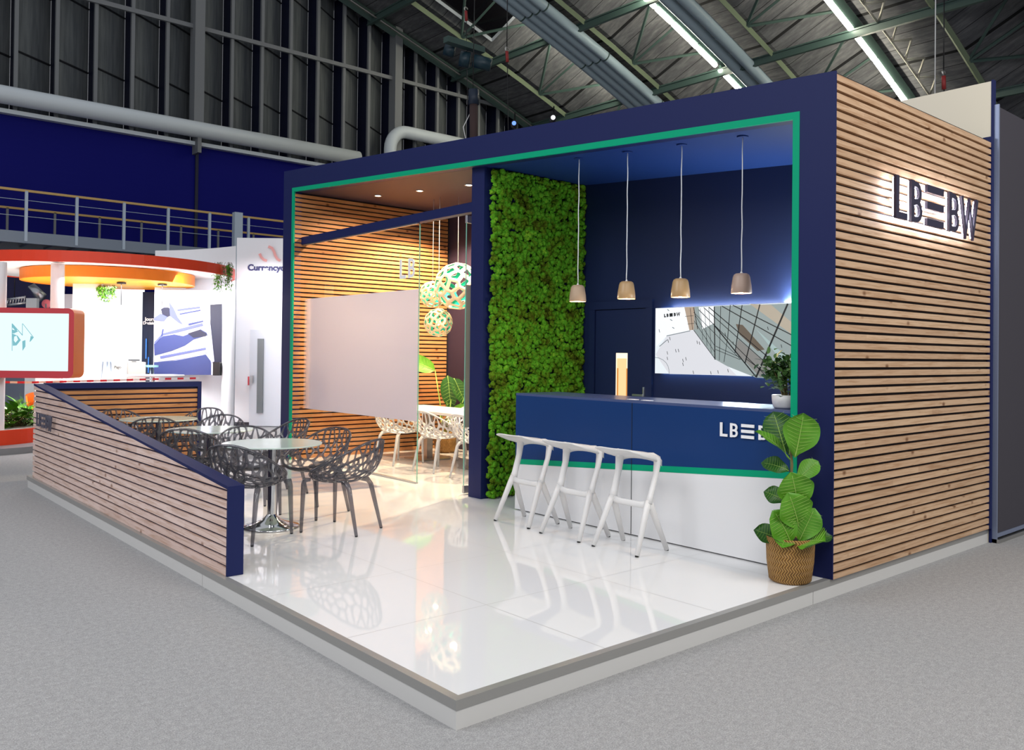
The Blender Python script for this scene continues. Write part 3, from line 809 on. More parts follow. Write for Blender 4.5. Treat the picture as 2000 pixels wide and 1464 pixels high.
# pendant lamps
LW = mat('lamp_walnut', (.28,.16,.08), .35); LO = mat('lamp_oak', (.45,.29,.14), .35); LC = mat('lamp_cork', (.42,.30,.20), .45); LM = mat('lamp_ash', (.42,.30,.24), .4)
BULB = emis('bulb_glow', (1.0,.62,.28), 60); GLOW = emis('lamp_inner', (1.0,.60,.28), 2.5)
for (y, zb, lm, lab) in ((2.78, 2.066, LC, 'first pendant lamp from the moss wall, dull brown shade, hanging before moss'), (2.155, 2.066, LO, 'second pendant lamp from the moss wall, golden wood shade'), (1.54, 2.055, LO, 'third pendant lamp from the moss wall, above the left edge of the screen'), (.93, 2.060, LM, 'fourth pendant lamp, nearest the green frame, greyish wood shade')):
    x = 3.55; zc = ceil(y)
    t = thing('pendant_lamp', (x, y, zb), 0, lab, 'pendant lamp', 'pendant lamps over the counter')
    MB().lathe((0,0), [(.080,0), (.083,.004), (.079,.06), (.068,.13), (.060,.150), (.045,.160), (.006,.163)], 32).lathe((0,0), [(.079,.001), (.072,.06), (.060,.12), (.02,.14), (0.001,.14)], 32).build('shade', lm, t)
    MB().lathe((0,0), [(.001,.004), (.020,.006), (.027,.018), (.022,.04), (.014,.065), (.001,.09)], 16).build('bulb', BULB, t)
    mb = MB(); pts = []
    for k in range(22):
        zz = .163+(zc-zb-.163)*k/21; pts.append((.0015*math.sin(k*1.3+y*5), .0015*math.cos(k*.9+y*3), zz))
    mb.tube(pts, .0045, 6).lathe((0,0), [(.014,.160), (.004,.18)], 12); mb.build('cord', M_['cable'], t)
    MB().lathe((0,0), [(.045,zc-zb-.012), (.045,zc-zb)], 24, caps=True).build('ceiling_rose', M_['navy_ceil'], t)
    point('pendant_bulb_light', (x, y, zb-.004), 7, (1,.72,.45), .02)

# lattice sphere lamps
def dual_sphere(npts, seed):
    rs = random.Random(seed); pts = []
    ga = PI*(3-5**.5)
    for i in range(npts):
        z = 1-2*(i+.5)/npts; r = math.sqrt(1-z*z); a = ga*i
        v = Vector((r*math.cos(a), r*math.sin(a), z))+Vector((rs.uniform(-.10,.10), rs.uniform(-.10,.10), rs.uniform(-.10,.10))); pts.append(v.normalized())
    bm = bmesh.new(); vs = [bm.verts.new(p) for p in pts]; bmesh.ops.convex_hull(bm, input=vs); bm.faces.ensure_lookup_table()
    cen = {}; V = []
    for f in bm.faces:
        c = f.normal.copy(); c.normalize(); cen[f.index] = len(V); V.append(c if c.dot(f.calc_center_median()) > 0 else -c)
    F = []
    for v in bm.verts:
        n = v.co.normalized(); ax = n.orthogonal().normalized(); ay = n.cross(ax)
        fl = sorted(v.link_faces, key=lambda f: math.atan2((V[cen[f.index]]-n).dot(ay), (V[cen[f.index]]-n).dot(ax)))
        if len(fl) > 2: F.append([cen[f.index] for f in fl])
    bm.free(); return V, F
def lattice_obj(V, F, inset, thick, mats, name, parent, smooth=True, sub=0, keep=None):
    me = bpy.data.meshes.new(name); me.from_pydata([tuple(v) for v in V], [], F)
    bm = bmesh.new(); bm.from_mesh(me)
    bmesh.ops.remove_doubles(bm, verts=bm.verts, dist=1e-5)
    bmesh.ops.recalc_face_normals(bm, faces=bm.faces)
    orig = list(bm.faces)
    orig = [f for f in orig if keep is None or not keep(f)]
    bmesh.ops.inset_individual(bm, faces=orig, thickness=inset, use_even_offset=True)
    bmesh.ops.delete(bm, geom=orig, context='FACES')
    for f in bm.faces: f.smooth = smooth
    bm.to_mesh(me); bm.free()
    for m in mats: me.materials.append(m)
    o = bpy.data.objects.new(name, me); COL.objects.link(o); o.parent = parent
    md = o.modifiers.new('solid', 'SOLIDIFY'); md.thickness = thick; md.offset = -1
    if len(mats) > 1: md.material_offset = 1; md.material_offset_rim = 0
    if sub: subsurf(o, sub)
    return o
CRM = mat('pale_bamboo', (.80,.66,.42), .5); TEAL = mat('teal_inside', (.0,.42,.30), .5)
for (px, py, r, wy, wx, seed, npt, lab) in ((895,559,.330,6.29,4.75,1,62,'large lattice ball pendant, partly hidden by the navy post'), (847,575,.195,6.88,4.75,2,62,'upper small lattice ball pendant beside the glass edge'), (857.5,630,.203,6.58,4.64,3,62,'lowest lattice ball pendant above the meeting table')):
    c = hit(px, py, 1, wy); c.x = wx
    t = thing('lattice_pendant', c, 0, lab, 'pendant lamp', 'lattice ball pendants')
    V, F = dual_sphere(npt, seed)
    lattice_obj([v*r for v in V], F, .0165*r/.2, .006, [CRM, TEAL], 'lattice_shade', t, smooth=False)
    MB().tube([(0,0,r-.002), (0,0,ceil(wy)-c.z)], .004, 6).build('cord', M_['cable'], t)
    MB().lathe((0,0), [(.001,.04), (.03,.03), (.035,0), (.02,-.03), (.001,-.04)], 16).build('bulb', emis('ball_bulb', (1,.8,.5), 5), t)
    point('ball_light', c, 1.5, (1,.8,.55), .05)
# downlights
DL = emis('downlight_glow', (1,.85,.6), 25)
for y, lab in ((7.33,'ceiling downlight furthest from the navy post'), (6.29,'middle ceiling downlight of the meeting room'), (5.23,'ceiling downlight nearest the navy post')):
    z = ceil(y)
    t = thing('downlight', (4.10, y, z-.012), 0, lab, 'downlight', 'recessed downlights of the meeting room')
    MB().lathe((0,0), [(.055,.010), (.058,.0), (.042,.0), (.040,.010)], 24).build('ring', M_['alu'], t)
    MB().lathe((0,0), [(.040,.004), (.001,.004)], 24).build('lens', DL, t)
    spot('downlight_beam', (4.10, y, z-.03), (4.25, y+.1, 0), 135, 165, (1,.78,.54), .04)
for y in (5.2, 7.3): spot('downlight_beam', (5.2, y, ceil(y)-.03), (5.2, y+.35, 0), 750, 130, (1,.74,.46), .04)  # two further beams with no fitting, lighting the far half of the room
# lights serving counter zone
spot('counter_uplight', (4.35, 1.0, 1.25), (4.3, 1.25, 3.4), 110, 110, (.55,.75,1.0), .1, .9)  # added spot that brightens the blue ceiling, no fitting there
area('screen_backlight', (4.808, 1.75, 2.062), (4.86, 1.75, 2.5), 1.8, 7, (1,1,.8), .02)
area('screen_backlight', (4.80, 1.25, 2.065), (4.87, 1.2, 2.6), .6, 26, (1,1,.8), .03)
area('screen_underlight', (4.79, 1.45, 1.352), (4.0, 1.45, 1.15), 1.0, 9, (.75,.9,1), .010)  # strip added under the screen to brighten the counter top
spot('screen_spot', (4.15, .55, 1.45), (4.84, 1.2, 2.30), 22, 62, (1,1,.85), .05, 1.0)
area('counter_glow', (4.3, .6, 1.75), (3.7, 1.0, 1.16), .3, 20, (.85,.93,1))  # added unseen light for the bright end of the counter top

# ================================================================== FURNITURE
def shell_pt(p, q):
    """unit-disc point -> chair shell (facing +x)"""
    rho = math.hypot(p, q); phi = math.atan2(q, p)
    rho = min(rho, 1.0)
    cx_, cy_ = math.cos(phi), math.sin(phi)
    # rim outline superellipse
    e = 2.6; k = (abs(cx_)**e+abs(cy_)**e)**(-1/e)
    hx = .262 if cx_ > 0 else .325
    rx, ry = k*cx_*hx, k*cy_*.285
    tt = (rx+.325)/.587
    rz = .80-.325*max(0,tt)**.92 - .02*(abs(ry)/.285)**2*(1-tt)
    if cx_ > 0: rz = max(rz, .465); rz -= .02*cx_*(1-abs(ry)/.285)
    g = 1-(1-rho)**1.75; hz = rho**2.6
    z0 = .425
    x = .02+(rx-.02)*g; y = ry*g; z = z0+(rz-z0)*hz
    if cx_ < 0 and rho > .55: x -= .02*(rho-.55)
    return Vector((x, y, z))
def shell_mesh(parent, m):
    rs = random.Random(11); pts = []
    tries = 0
    while len(pts) < 86 and tries < 30000:
        tries += 1
        a = rs.uniform(0, 2*PI); r = math.sqrt(rs.uniform(0,1))*.955
        p = (r*math.cos(a), r*math.sin(a)); md = .15
        if all((p[0]-q[0])**2+(p[1]-q[1])**2 > md*md for q in pts): pts.append(p)
    n0 = len(pts); allp = list(pts)
    for p in pts:
        r = math.hypot(*p)
        if r > .62: allp.append((p[0]*(2.0-r)/r, p[1]*(2.0-r)/r))
    vo, eo, fo, _, _, _ = delaunay_2d_cdt([Vector(p) for p in allp], [], [], 0, 1e-6)
    cc = []
    for f in fo:
        a, b, c = [vo[i] for i in f]
        d = 2*(a.x*(b.y-c.y)+b.x*(c.y-a.y)+c.x*(a.y-b.y))
        ux = (a.length_squared*(b.y-c.y)+b.length_squared*(c.y-a.y)+c.length_squared*(a.y-b.y))/d
        uy = (a.length_squared*(c.x-b.x)+b.length_squared*(a.x-c.x)+c.length_squared*(b.x-a.x))/d
        v = Vector((ux, uy)); L_ = v.length
        if L_ > .955: v = v/L_
        cc.append(v)
    inc = {}
    for k, f in enumerate(fo):
        for i in f: inc.setdefault(i, []).append(k)
    V = [shell_pt(v.x, v.y) for v in cc]; F = []
    for i, fl in inc.items():
        if vo[i].length > .96: continue
        fl.sort(key=lambda k: math.atan2(cc[k].y-vo[i].y, cc[k].x-vo[i].x))
        if len(fl) > 2: F.append(fl)
    o = lattice_obj(V, F, .0080, .011, [m], 'seat_shell', parent, True, 1)
    # rim
    rim = [shell_pt(math.cos(2*PI*k/56), math.sin(2*PI*k/56)) for k in range(56)]
    MB().tube(rim, .0120, 8, closed=True, flat=.8).build('rim', m, parent)
    return o
def make_chair(m, ft):
    t = thing('lattice_chair', (0,0,0))
    shell_mesh(t, m)
    for sx, tx, ty, fx, fy in ((1,.225,.235,.255,.252), (1,.225,-.235,.255,-.252), (-1,-.13,.165,-.265,.200), (-1,-.13,-.165,-.265,-.200)):
        if sx > 0: pts = [(.19,ty*.93,.452), (tx+.01,ty,.45), (tx+.02,ty*1.02,.41), (fx,fy,0.006)]; rr = [.016,.025,.022,.0140]
        else: pts = [(tx+.05,ty*.8,.435), (tx-.01,ty,.428), (tx-.04,ty*1.05,.39), (fx,fy,.006)]; rr = [.016,.025,.022,.0140]
        lg = MB().tube(pts, rr, 10).build('leg', m, t)
        MB().tube([(fx,fy,0), (fx,fy,.008)], .012, 10).build('foot_cap', ft, lg)
    return t
ft = M_['black']
proto = make_chair(M_['smoked'], ft)
dark = [(1.44,3.54,117,'smoky lattice chair standing alone right of the nearest table, back to the glass'),
 (.66,3.72,34,'smoky lattice chair tucked left of the nearest table, behind the wall end'),
 (1.60,4.365,200,'smoky lattice chair behind right of the nearest table, before the slatted wall'),
 (1.13,4.80,255,'smoky lattice chair on the far side of the nearest table, between two tables'),
 (.80,5.36,52,'smoky lattice chair left of the middle table, overlapped by the nearest chair'),
 (1.80,5.62,186,'smoky lattice chair right of the middle table, before the stand corner'),
 (1.46,6.42,236,'smoky lattice chair behind the middle table, seen against white'),
 (.95,6.98,72,'smoky lattice chair in front of the rearmost table, close to the sloping cap'),
 (1.72,7.72,222,'smoky lattice chair right of the rearmost table, next to the rear wall end'),
 (.98,7.98,285,'smoky lattice chair at the rear slatted wall, behind the rearmost table')]
for i, (x, y, a, lab) in enumerate(dark):
    c = proto if i == 0 else copy_tree(proto)
    c.location = (x, y, 0.001); c.rotation_euler = (0,0,math.radians(a))
    tag(c, lab, 'chair', 'smoky lattice chairs on the terrace')
wproto = make_chair(M_['whitep'], mat('grey_foot', (.4,.4,.4), .5))
wc = [(4.28,7.02,10,'white lattice chair seen below the frosted glass band'), (4.31,6.10,8,'white lattice chair in the open glass doorway'), (4.33,5.30,5,'white lattice chair mostly hidden behind the navy post'),
      (5.42,5.95,180,'white lattice chair on the far side of the meeting table, nearer the post'), (5.42,7.05,180,'white lattice chair on the far side of the meeting table, under the plant')]
for i, (x, y, a, lab) in enumerate(wc):
    c = wproto if i == 0 else copy_tree(wproto)
    c.location = (x, y, 0.001); c.rotation_euler = (0,0,math.radians(a)); tag(c, lab, 'chair', 'white lattice chairs in the meeting room')

def round_table(x, y, lab):
    t = thing('bistro_table', (x,y,0.001), 0, lab, 'table', 'round glass tables on the terrace')
    MB().lathe((0,0), [(.001,.728), (.428,.728), (.43,.731), (.43,.737), (.428,.740), (.001,.740)], 64, smooth=False).build('table_top', M_['tglass'], t)
    MB().lathe((0,0), [(.001,.722), (.13,.722), (.13,.727), (.001,.727)], 32).build('top_plate', M_['steel'], t)
    MB().lathe((0,0), [(.038,.09), (.036,.40), (.036,.722)], 28).build('column', M_['chrome'], t)
    MB().lathe((0,0), [(.001,0), (.245,0), (.25,.006), (.235,.018), (.16,.035), (.085,.065), (.048,.10), (.038,.115)], 40).build('base', M_['chrome'], t)
    return t
round_table(1.0,4.02,'round glass table nearest the camera on a chrome base')
round_table(1.07,5.62,'middle round glass table of the terrace')
round_table(1.10,7.28,'rearmost round glass table, in front of the rear slatted wall')

# meeting table
t = thing('meeting_table', (4.92, 6.45, 0.001), 0, 'long white meeting table with two steel pedestals', 'table')
bevel(MB().box(-.42, .42, -1.35, 1.45, .705, .742).build('table_top', M_['whitep'], t), .004)
for y in (-.55, .75):
    MB().box(-.05, .05, y-.06, y+.06, .01, .705).build('column', M_['steel'], t)
    bevel(MB().box(-.25, .25, y-.24, y+.24, 0, .012).build('base_plate', M_['steel'], t), .003)

# bar stools
def make_stool():
    m = M_['whitep']
    t = thing('bar_stool', (0,0,0))
    # seat: grid
    nx, ny = 14, 16; vs = []; fs = []
    def topz_(u):  # u along x 0 (back) .. 1 (front)
        return interp(u, [(0,.828), (.35,.805), (.65,.790), (.85,.775), (1.0,.735)])
    for side in (0, 1):
        for i in range(nx+1):
            u = i/nx; x = -.21+.34*u
            wv = interp(u, [(0,.195), (.15,.205), (.6,.215), (.9,.222), (1,.215)])
            for j in range(ny+1):
                v = -1+2*j/ny; y = v*wv
                z = topz_(u)-.012*(1-v*v)*(1-u)-.018*abs(v)**5
                xx = x+(.02*(1-v*v) if u == 0 else 0)*0
                th = .010+.016*min(1,u*2)+.022*abs(v)**2*min(1,u*1.4)
                vs.append((xx, y, z-(th if side else 0)))
    S = (nx+1)*(ny+1)
    for i in range(nx):
        for j in range(ny):
            a = i*(ny+1)+j; b = a+1; c = a+ny+2; d = a+ny+1
            fs += [(a,b,c,d), (S+a,S+d,S+c,S+b)]
    for i in range(nx):
        for j in (0, ny):
            a = i*(ny+1)+j; d = a+ny+1; fs.append((a,d,S+d,S+a))
    for j in range(ny):
        for i in (0, nx):
            a = i*(ny+1)+j; fs.append((a,a+1,S+a+1,S+a))
    MB().add(vs, fs, 0, True).build('seat', m, t)
    for s in (1, -1):
        pts = [(-.03,s*.15,.772), (.05,s*.185,.758), (.088,s*.197,.735), (.09,s*.199,.69), (.075,s*.196,.60), (.02,s*.19,.44), (0,s*.19,.385)]
        MB().tube(pts, [.016,.030,.038,.034,.028,.030,.037], 10, flat=.8, up=(1,0,0)).build('post', m, t)
        for f in (1, -1):
            pts = [(0,s*.19,.40), (f*.03,s*.196,.345), (f*.18,s*.23,.008)]
            lg = MB().tube(pts, [.032,.029,.021], 10, flat=.85, up=(1,0,0)).build('leg', m, t)
            MB().tube([(f*.181,s*.23,0), (f*.181,s*.23,.01)], .015, 10).build('foot_cap', M_['black'], lg)
    MB().tube([(0,-.19,.375), (0,-.1,.365), (0,.1,.365), (0,.19,.375)], [.032,.026,.026,.032], 10, flat=.6, up=(0,0,1)).build('footrest', m, t)
    return t
ps = make_stool()
for i, (x, y, lab) in enumerate(((2.93,2.80,'white bar stool nearest the moss wall'), (2.89,2.135,'middle white bar stool at the counter'), (2.885,1.505,'white bar stool nearest the camera, right of the other two'))):
    c = ps if i == 0 else copy_tree(ps)
    c.location = (x, y, .001); tag(c, lab, 'bar stool', 'white bar stools at the counter')

# small cards on counter
for px, py, lab in ((1236,779.5,'left of two small white cards lying on the counter top'), (1264,781.5,'right of two small white cards lying on the counter top')):
    p = hit(px, py, 2, 1.165)
    tag(MB().box(-.03, .03, -.045, .045, 0, .003).build('card', M_['signw'], loc=(p.x, p.y, 1.163)), lab, 'card', 'cards on the counter')

# ------------------------------------------------------------------ plants
def leaf(mb, base, d, upv, L_, W_, bend=.3, cup=.15, n=8, mi=0, tipw=.75, vein=None, wav=0.0, seed=0):
    """broad obovate leaf from base along d; upv = side whose normal shows"""
    d = Vector(d).normalized(); upv = Vector(upv); nrm = (upv-d*upv.dot(d)).normalized(); s = d.cross(nrm)
    rs = random.Random(seed); ph = rs.uniform(0,6)
    m = 6; vs = []; fs = []
    for i in range(n+1):
        u = i/n
        w = W_/2*(math.sin(PI*min(1, u**tipw*1.0))**.60 if 0 < u < 1 else 0.02)
        c = Vector(base)+d*(L_*u)-nrm*(bend*L_*u*u)
        for j in range(-m//2, m//2+1):
            v = j/(m/2)
            p = c+s*(w*v)+nrm*(cup*w*v*v+wav*W_*math.sin(u*11+v*3+ph)*abs(v))
            vs.append(p)
    k = m+1
    for i in range(n):
        for j in range(m): a = i*k+j; fs.append((a, a+1, a+k+1, a+k))
    mb.add(vs, fs, mi, True)
    if vein is not None:
        pts = [Vector(base)+d*(L_*i/n)-nrm*(bend*L_*(i/n)**2)+nrm*.002 for i in range(n)]
        mb.tube(pts, [W_*.018*(1-.7*i/n) for i in range(n)], 5, vein)
        for i in range(2, n-1):
            u = i/n; c = pts[i]; w = W_/2*math.sin(PI*u**tipw)**.62
            for sg in (1, -1):
                e = c+d*L_*.10+s*(w*.85*sg)+nrm*(cup*w*.75+.002); mid = (c+e)/2+nrm*(.003-cup*w*.12)
                mb.tube([c, mid, e], [W_*.006, W_*.005, W_*.003], 4, vein)
t = thing('potted_fig', (3.02,.16,.001), 0, 'tall fiddle leaf fig in a woven basket at the stand corner', 'plant')
MB().lathe((0,0), [(.001,.0), (.125,.0), (.142,.015), (.158,.14), (.165,.305), (.160,.310), (.152,.300), (.14,.10)], 48).build('basket', M_['basket'], t)
MB().lathe((0,0), [(.150,.27), (.001,.275)], 32).build('soil', M_['soil'], t)
MB().tube([(0,0,.26), (-.01,.01,.5), (.005,-.005,.8), (0,.01,1.05)], [.013,.012,.010,.006], 8).build('stem', M_['stem'], t)
mb = MB()
R_ = Vector(rt.tolist()); Fv = Vector((math.cos(YAW), math.sin(YAW), 0)); Z_ = Vector((0,0,1))
def figleaf(px, py, d, nrm, L_, W_, s=0, bend=.25, dd=0, dark=False):
    # base at picture offset (in m) from pot centre: px right, py up, dd towards camera
    b = R_*px+Z_*py-Fv*dd
    D = R_*d[0]+Z_*d[1]-Fv*(d[2] if len(d) > 2 else 0); Nn = -Fv*nrm[0]+Z_*nrm[1]+R_*nrm[2]
    leaf(mb, b, D, Nn, L_, W_*1.12, bend, .22, 12, 2 if dark else 0, 1.45, 1, .05, s)
figleaf(.01,.86,(.18,1,.15),(1,.15,.1),.31,.24,1,.10,.05)
figleaf(-.02,.84,(-.55,.75,.2),(.35,.8,.5),.31,.16,2,.30,.04)
figleaf(-.02,.88,(-.25,1,-.2),(1,-.1,-.2),.30,.19,3,.1,-.05,True)
figleaf(.02,.86,(.1,1,-.3),(.8,-.2,.2),.29,.17,4,.1,-.10,True)
figleaf(-.02,.76,(-.75,.45,.1),(.8,.7,-.2),.17,.12,5,.5,.02,True)
figleaf(.03,.70,(.75,.75,.1),(.9,.3,-.5),.20,.12,6,.1,.03)
figleaf(.03,.52,(-.25,1,.45),(1,.25,-.1),.24,.23,7,.30,.06)
figleaf(-.02,.54,(-.8,.5,-.1),(.8,.2,.5),.16,.13,8,.3,-.02,True)
figleaf(.03,.38,(-.3,1,.5),(1,.25,.05),.25,.23,9,.30,.08)
figleaf(.05,.40,(.6,.6,-.3),(.9,.1,.5),.2,.14,10,.3,-.03,True)
figleaf(.03,.29,(.35,1,.25),(.95,.1,-.4),.25,.17,11,.15,.09)
figleaf(-.03,.28,(-.45,1,.35),(1,.25,.25),.25,.22,12,.25,.10)
figleaf(.06,.27,(.25,.45,.75),(.8,.9,0),.20,.23,13,.30,.06)
figleaf(-.05,.27,(-.9,.5,.0),(.8,.3,.6),.2,.14,14,.3,.0,True)
figleaf(.05,.27,(.95,.4,0),(.5,.9,0),.24,.12,15,.3,.03,True)
figleaf(-.06,.29,(-.3,.25,.8),(.5,1,0),.14,.15,16,.4,.07)
figleaf(.0,.50,(.1,.8,-.8),(-.6,.6,0),.2,.18,17,.3,-.03,True)
mb.build('foliage', [M_['leaf'], M_['vein'], M_['leafd']], t)

# succulent on the counter
t = thing('potted_succulent', (3.47,.47,1.163), 0, 'bushy green succulent in a white bowl pot on the counter end', 'plant')
MB().lathe((0,0), [(.001,0), (.085,0), (.098,.015), (.106,.06), (.108,.100), (.103,.102), (.098,.09), (.001,.088)], 40).build('pot', M_['whitep'], t)
mb = MB(); rs = random.Random(4)
stems = []
for k in range(9):
    a = rs.uniform(0, 2*PI); tip = Vector((.15*math.cos(a)*rs.uniform(.4,1), .15*math.sin(a)*rs.uniform(.4,1), rs.uniform(.22,.36)))
    mb.tube([(.02*math.cos(a), .02*math.sin(a), .08), tip*.5+Vector((0,0,.04)), tip], [.010,.007,.004], 6, 1); stems.append(tip)
for k in range(620):
    tip = rs.choice(stems); c = tip+Vector((rs.gauss(0,.040), rs.gauss(0,.040), rs.gauss(-.03,.045)))
    d = Vector((rs.gauss(0,1), rs.gauss(0,1), rs.gauss(.5,.6)))
    leaf(mb, c, d, (0,0,1) if abs(d.normalized().z) < .9 else (1,0,0), .062, .034, .2, .2, 4, 0, .9)
mb.build('foliage', [M_['leafs'], M_['stem']], t)

# bird of paradise in the meeting room
t = thing('potted_banana_plant', (5.62,7.70,.001), 0, 'large leafed plant in a woven basket in the meeting room corner', 'plant')
MB().lathe((0,0), [(.001,.0), (.13,.0), (.17,.06), (.19,.20), (.165,.33), (.160,.33), (.001,.30)], 40).build('basket', M_['basket'], t)
mb = MB()
spec = [((-.18,.60), (-.75,.35), .60, .26, 1.28), ((.02,.72), (.12,-1.0), .52, .27, 1.20), ((.12,.72), (.45,-.9), .46, .22, 1.16), ((.25,.30), (.9,.12), .34, .13, .84), ((-.1,.35), (-.9,.15), .36, .16, .62), ((.1,.3), (.6,.2), .3, .16, .64), ((.32,.6), (.15,1), .35, .15, .95)]
for k, ((px, _), (dx, dz), L_, W_, zb) in enumerate(spec):
    b = R_*px+Z_*zb
    mb.tube([R_*(px*.15)+Z_*.3, R_*(px*.55)+Z_*(zb*.62), b], [.012,.010,.007], 6, 1)
    leaf(mb, b, R_*dx+Z_*dz-Fv*.2, -Fv+Z_*.35, L_, W_, .25, .25, 10, 0 if k in (0,3,4,5) else 2, .85, 1, .02, k)
mb.build('foliage', [M_['leaf'], M_['vein'], M_['leafd']], t)

# ================================================================== NEIGHBOURS RIGHT
t = thing('grey_partition', (6.16,-.05,FZ), 0, 'tall dark grey fabric wall of the neighbouring stand at right', 'partition')
MB().box(.02, 6.0, 0, .05, .06, 4.02).build('panel', M_['greyp'], t)
MB().box(.0, .02, -.01, .06, 0, 4.04).box(.02, 6.0, -.01, .06, .05, .085).build('edge_profile', mat('profile', (.22,.26,.38), .4, .4), t)
MB().box(0, 6.0, -.03, .06, 0, .035).build('foot_rail', M_['steel'], t)
t = thing('cream_partition', (6.14,0,FZ), 0, 'cream panel rising above the slatted side wall', 'partition')
MB().box(0, .05, .0, 3.2, 0, 4.26).build('panel', M_['cream'], t)
MB().box(-.003, .055, -.02, .0, 0, 4.27).build('edge_profile', M_['navy'], t)

# ================================================================== ORANGE STAND (left background)
OR = mat('orange_red', (.72,.05,.012), .45); ORY = mat('orange', (.95,.25,.01), .5); YEL = mat('yellow_orange', (1.0,.42,.01), .5); REDF = mat('coral_red', (.62,.055,.07), .45)
def gpt(px, d, z=0.0):
    p = vp(px, 690, d); return Vector((p.x, p.y, z))
# white wall with round column
def wallpx(name, pxa, pxb, d, z0, z1, m, th=.1, d2=None, parent=None):
    a = gpt(pxa, d, z0); b = gpt(pxb, d2 or d, z0); f = Vector(((b-a).y, -(b-a).x, 0)).normalized()*-th
    f = Vector((-(b-a).y, (b-a).x, 0)).normalized()*th
    mb = MB(); mb.prism([a, b, b+f, a+f], (0,0,z1-z0)); return mb.build(name, m, parent)
def zpx(px, py, d): return vp(px, py, d).z
z1 = zpx(500, 464.5, 18.9)
t = thing('white_wall', (0,0,0), 0, 'tall white stand wall with the word Currency and a pink wave mark', 'wall')
wallpx('panel', 459.5, 640, 18.9, FZ, z1, M_['whitew'], .12, 18.9, t)
def text(s, org, du, dv, size, m, name, parent, th=.006, bold=.0):
    cu = bpy.data.curves.new('txt', 'FONT'); cu.body = s; cu.size = size; cu.extrude = th; cu.offset = bold
    tmp = bpy.data.objects.new('txt', cu); COL.objects.link(tmp)
    dg = bpy.context.evaluated_depsgraph_get(); me = bpy.data.meshes.new_from_object(tmp.evaluated_get(dg))
    bpy.data.objects.remove(tmp); me.materials.clear(); me.materials.append(m)
    o = bpy.data.objects.new(name, me); COL.objects.link(o)
    du = Vector(du).normalized(); dv = Vector(dv).normalized(); dn = du.cross(dv)
    o.matrix_world = Matrix(((du.x,dv.x,dn.x,org[0]), (du.y,dv.y,dn.y,org[1]), (du.z,dv.z,dn.z,org[2]), (0,0,0,1)))
    if parent: o.parent = parent
    return o
NAVT = mat('navy_lettering', (.04,.04,.15), .5); PINK = mat('pink_mark', (.9,.42,.40), .5)
text('Currencyc', vp(484, 527.5, 18.86), R_, Z_, .188, NAVT, 'lettering', t, .005, .006)
def stroke3(pts, w, m, name, parent, d=18.86):
    mb = MB()
    for q in stroke(None, [(p[0], -p[1]) for p in pts], w): mb.prism([vp(v.x, -v.y, d) for v in q], Fv*.01)
    return mb.build(name, m, parent)
stroke3([(507,495),(510,502),(515,507),(521,509)], 5, PINK, 'wave_mark', t)
stroke3([(524,481),(531,484),(535,491),(538,500),(542,506),(547,509)], 5, PINK, 'wave_mark', t)
# door in it
t = thing('door_3', (0,0,0), 0, kind='structure')
wallpx('leaf', 488, 556, 18.86, FZ+.02, zpx(520,644,18.86), mat('white_door', (.72,.74,.80), .5), .03, None, t)
wallpx('window', 502.5, 514, 18.82, zpx(500,806,18.8), zpx(500,661,18.8), mat('grey_glazing', (.20,.22,.23), .3), .03, None, t)
wallpx('handle', 489.5, 494, 18.78, zpx(490,748,18.8), zpx(490,733,18.8), M_['alu'], .04, None, t)
wallpx('hazard_tape', 484.5, 487.5, 18.8, zpx(490,752,18.8), zpx(490,735,18.8), REDF, .01, None, t)
struct(wallpx('baseboard_1', 459, 488, 18.85, FZ, FZ+.1, M_['greyp'], .03))
# curved off-white backdrop
mb = MB(); pts = []
for k in range(13):
    u = k/12; px = 300+158*u; d = 18.4+.5*u*u; pts.append((px, d, zpx(px, 489-9*u*u, d)))
vs = []; fs = []
for px, d, z in pts: vs += [gpt(px,d,FZ), gpt(px,d,z), gpt(px,d+.1,FZ), gpt(px,d+.1,z)]
for k in range(12):
    a = 4*k; fs += [(a,a+4,a+5,a+1), (a+2,a+3,a+7,a+6), (a+1,a+5,a+7,a+3)]
mb.add(vs, fs, 0, False); tag(mb.build('curved_wall', M_['whitew']), 'curved white wall carrying the racing car picture', 'wall')
p = gpt(446, 18.1); tag(MB().cyl((0,0), .13, 0, 3.0, 32).build('round_column', M_['whitew'], loc=(p.x, p.y, FZ)), 'plain white round column right of the racing car picture', 'column')
# racing car picture
t = thing('car_picture', (0,0,0), 0, 'large blue toned picture of a racing car nose on the white wall', 'picture')
DP = 18.2
wallpx('print', 300, 433, DP, zpx(360,731,DP), zpx(360,566,DP), mat('print_white', (.75,.77,.88), .5), .05, None, t)
B1 = mat('print_blue', (.035,.05,.17), .5); B2 = mat('print_dark', (.012,.014,.04), .5); B3 = mat('print_mid', (.10,.12,.28), .5); B4 = mat('print_pale', (.40,.42,.58), .5)
def pic(pts, m, dd=.01, nm='print_shape', k=DP):
    mb = MB(); mb.prism([vp(140+x*.17, 600+y*.17, k-dd) for x, y in pts], Fv*.004); return mb.build(nm, m, t)
pic([(945,630),(1200,610),(1540,540),(1600,620),(1600,775),(945,775)], B1)
pic([(1590,-30),(1725,-40),(1725,775),(1640,775),(1600,400)], B2)
pic([(945,420),(1050,330),(1180,310),(1280,330),(1480,250),(1550,290),(1560,320),(1400,370),(1300,440),(1150,500),(950,555)], B1)
pic([(1330,300),(1470,255),(1550,300),(1540,330),(1400,350)], B2, .016)
pic([(1040,300),(1180,260),(1500,180),(1510,210),(1230,285),(1050,320),(960,420),(945,400)], B3, .016)
pic([(1010,560),(1540,460),(1540,485),(1020,590)], B3, .016)
pic([(1060,600),(1560,505),(1560,520),(1200,600),(960,625)], B4, .018)
pic([(1025,20),(1060,0),(1110,0),(1150,30),(1145,90),(1100,110),(1040,90)], B2, .016)
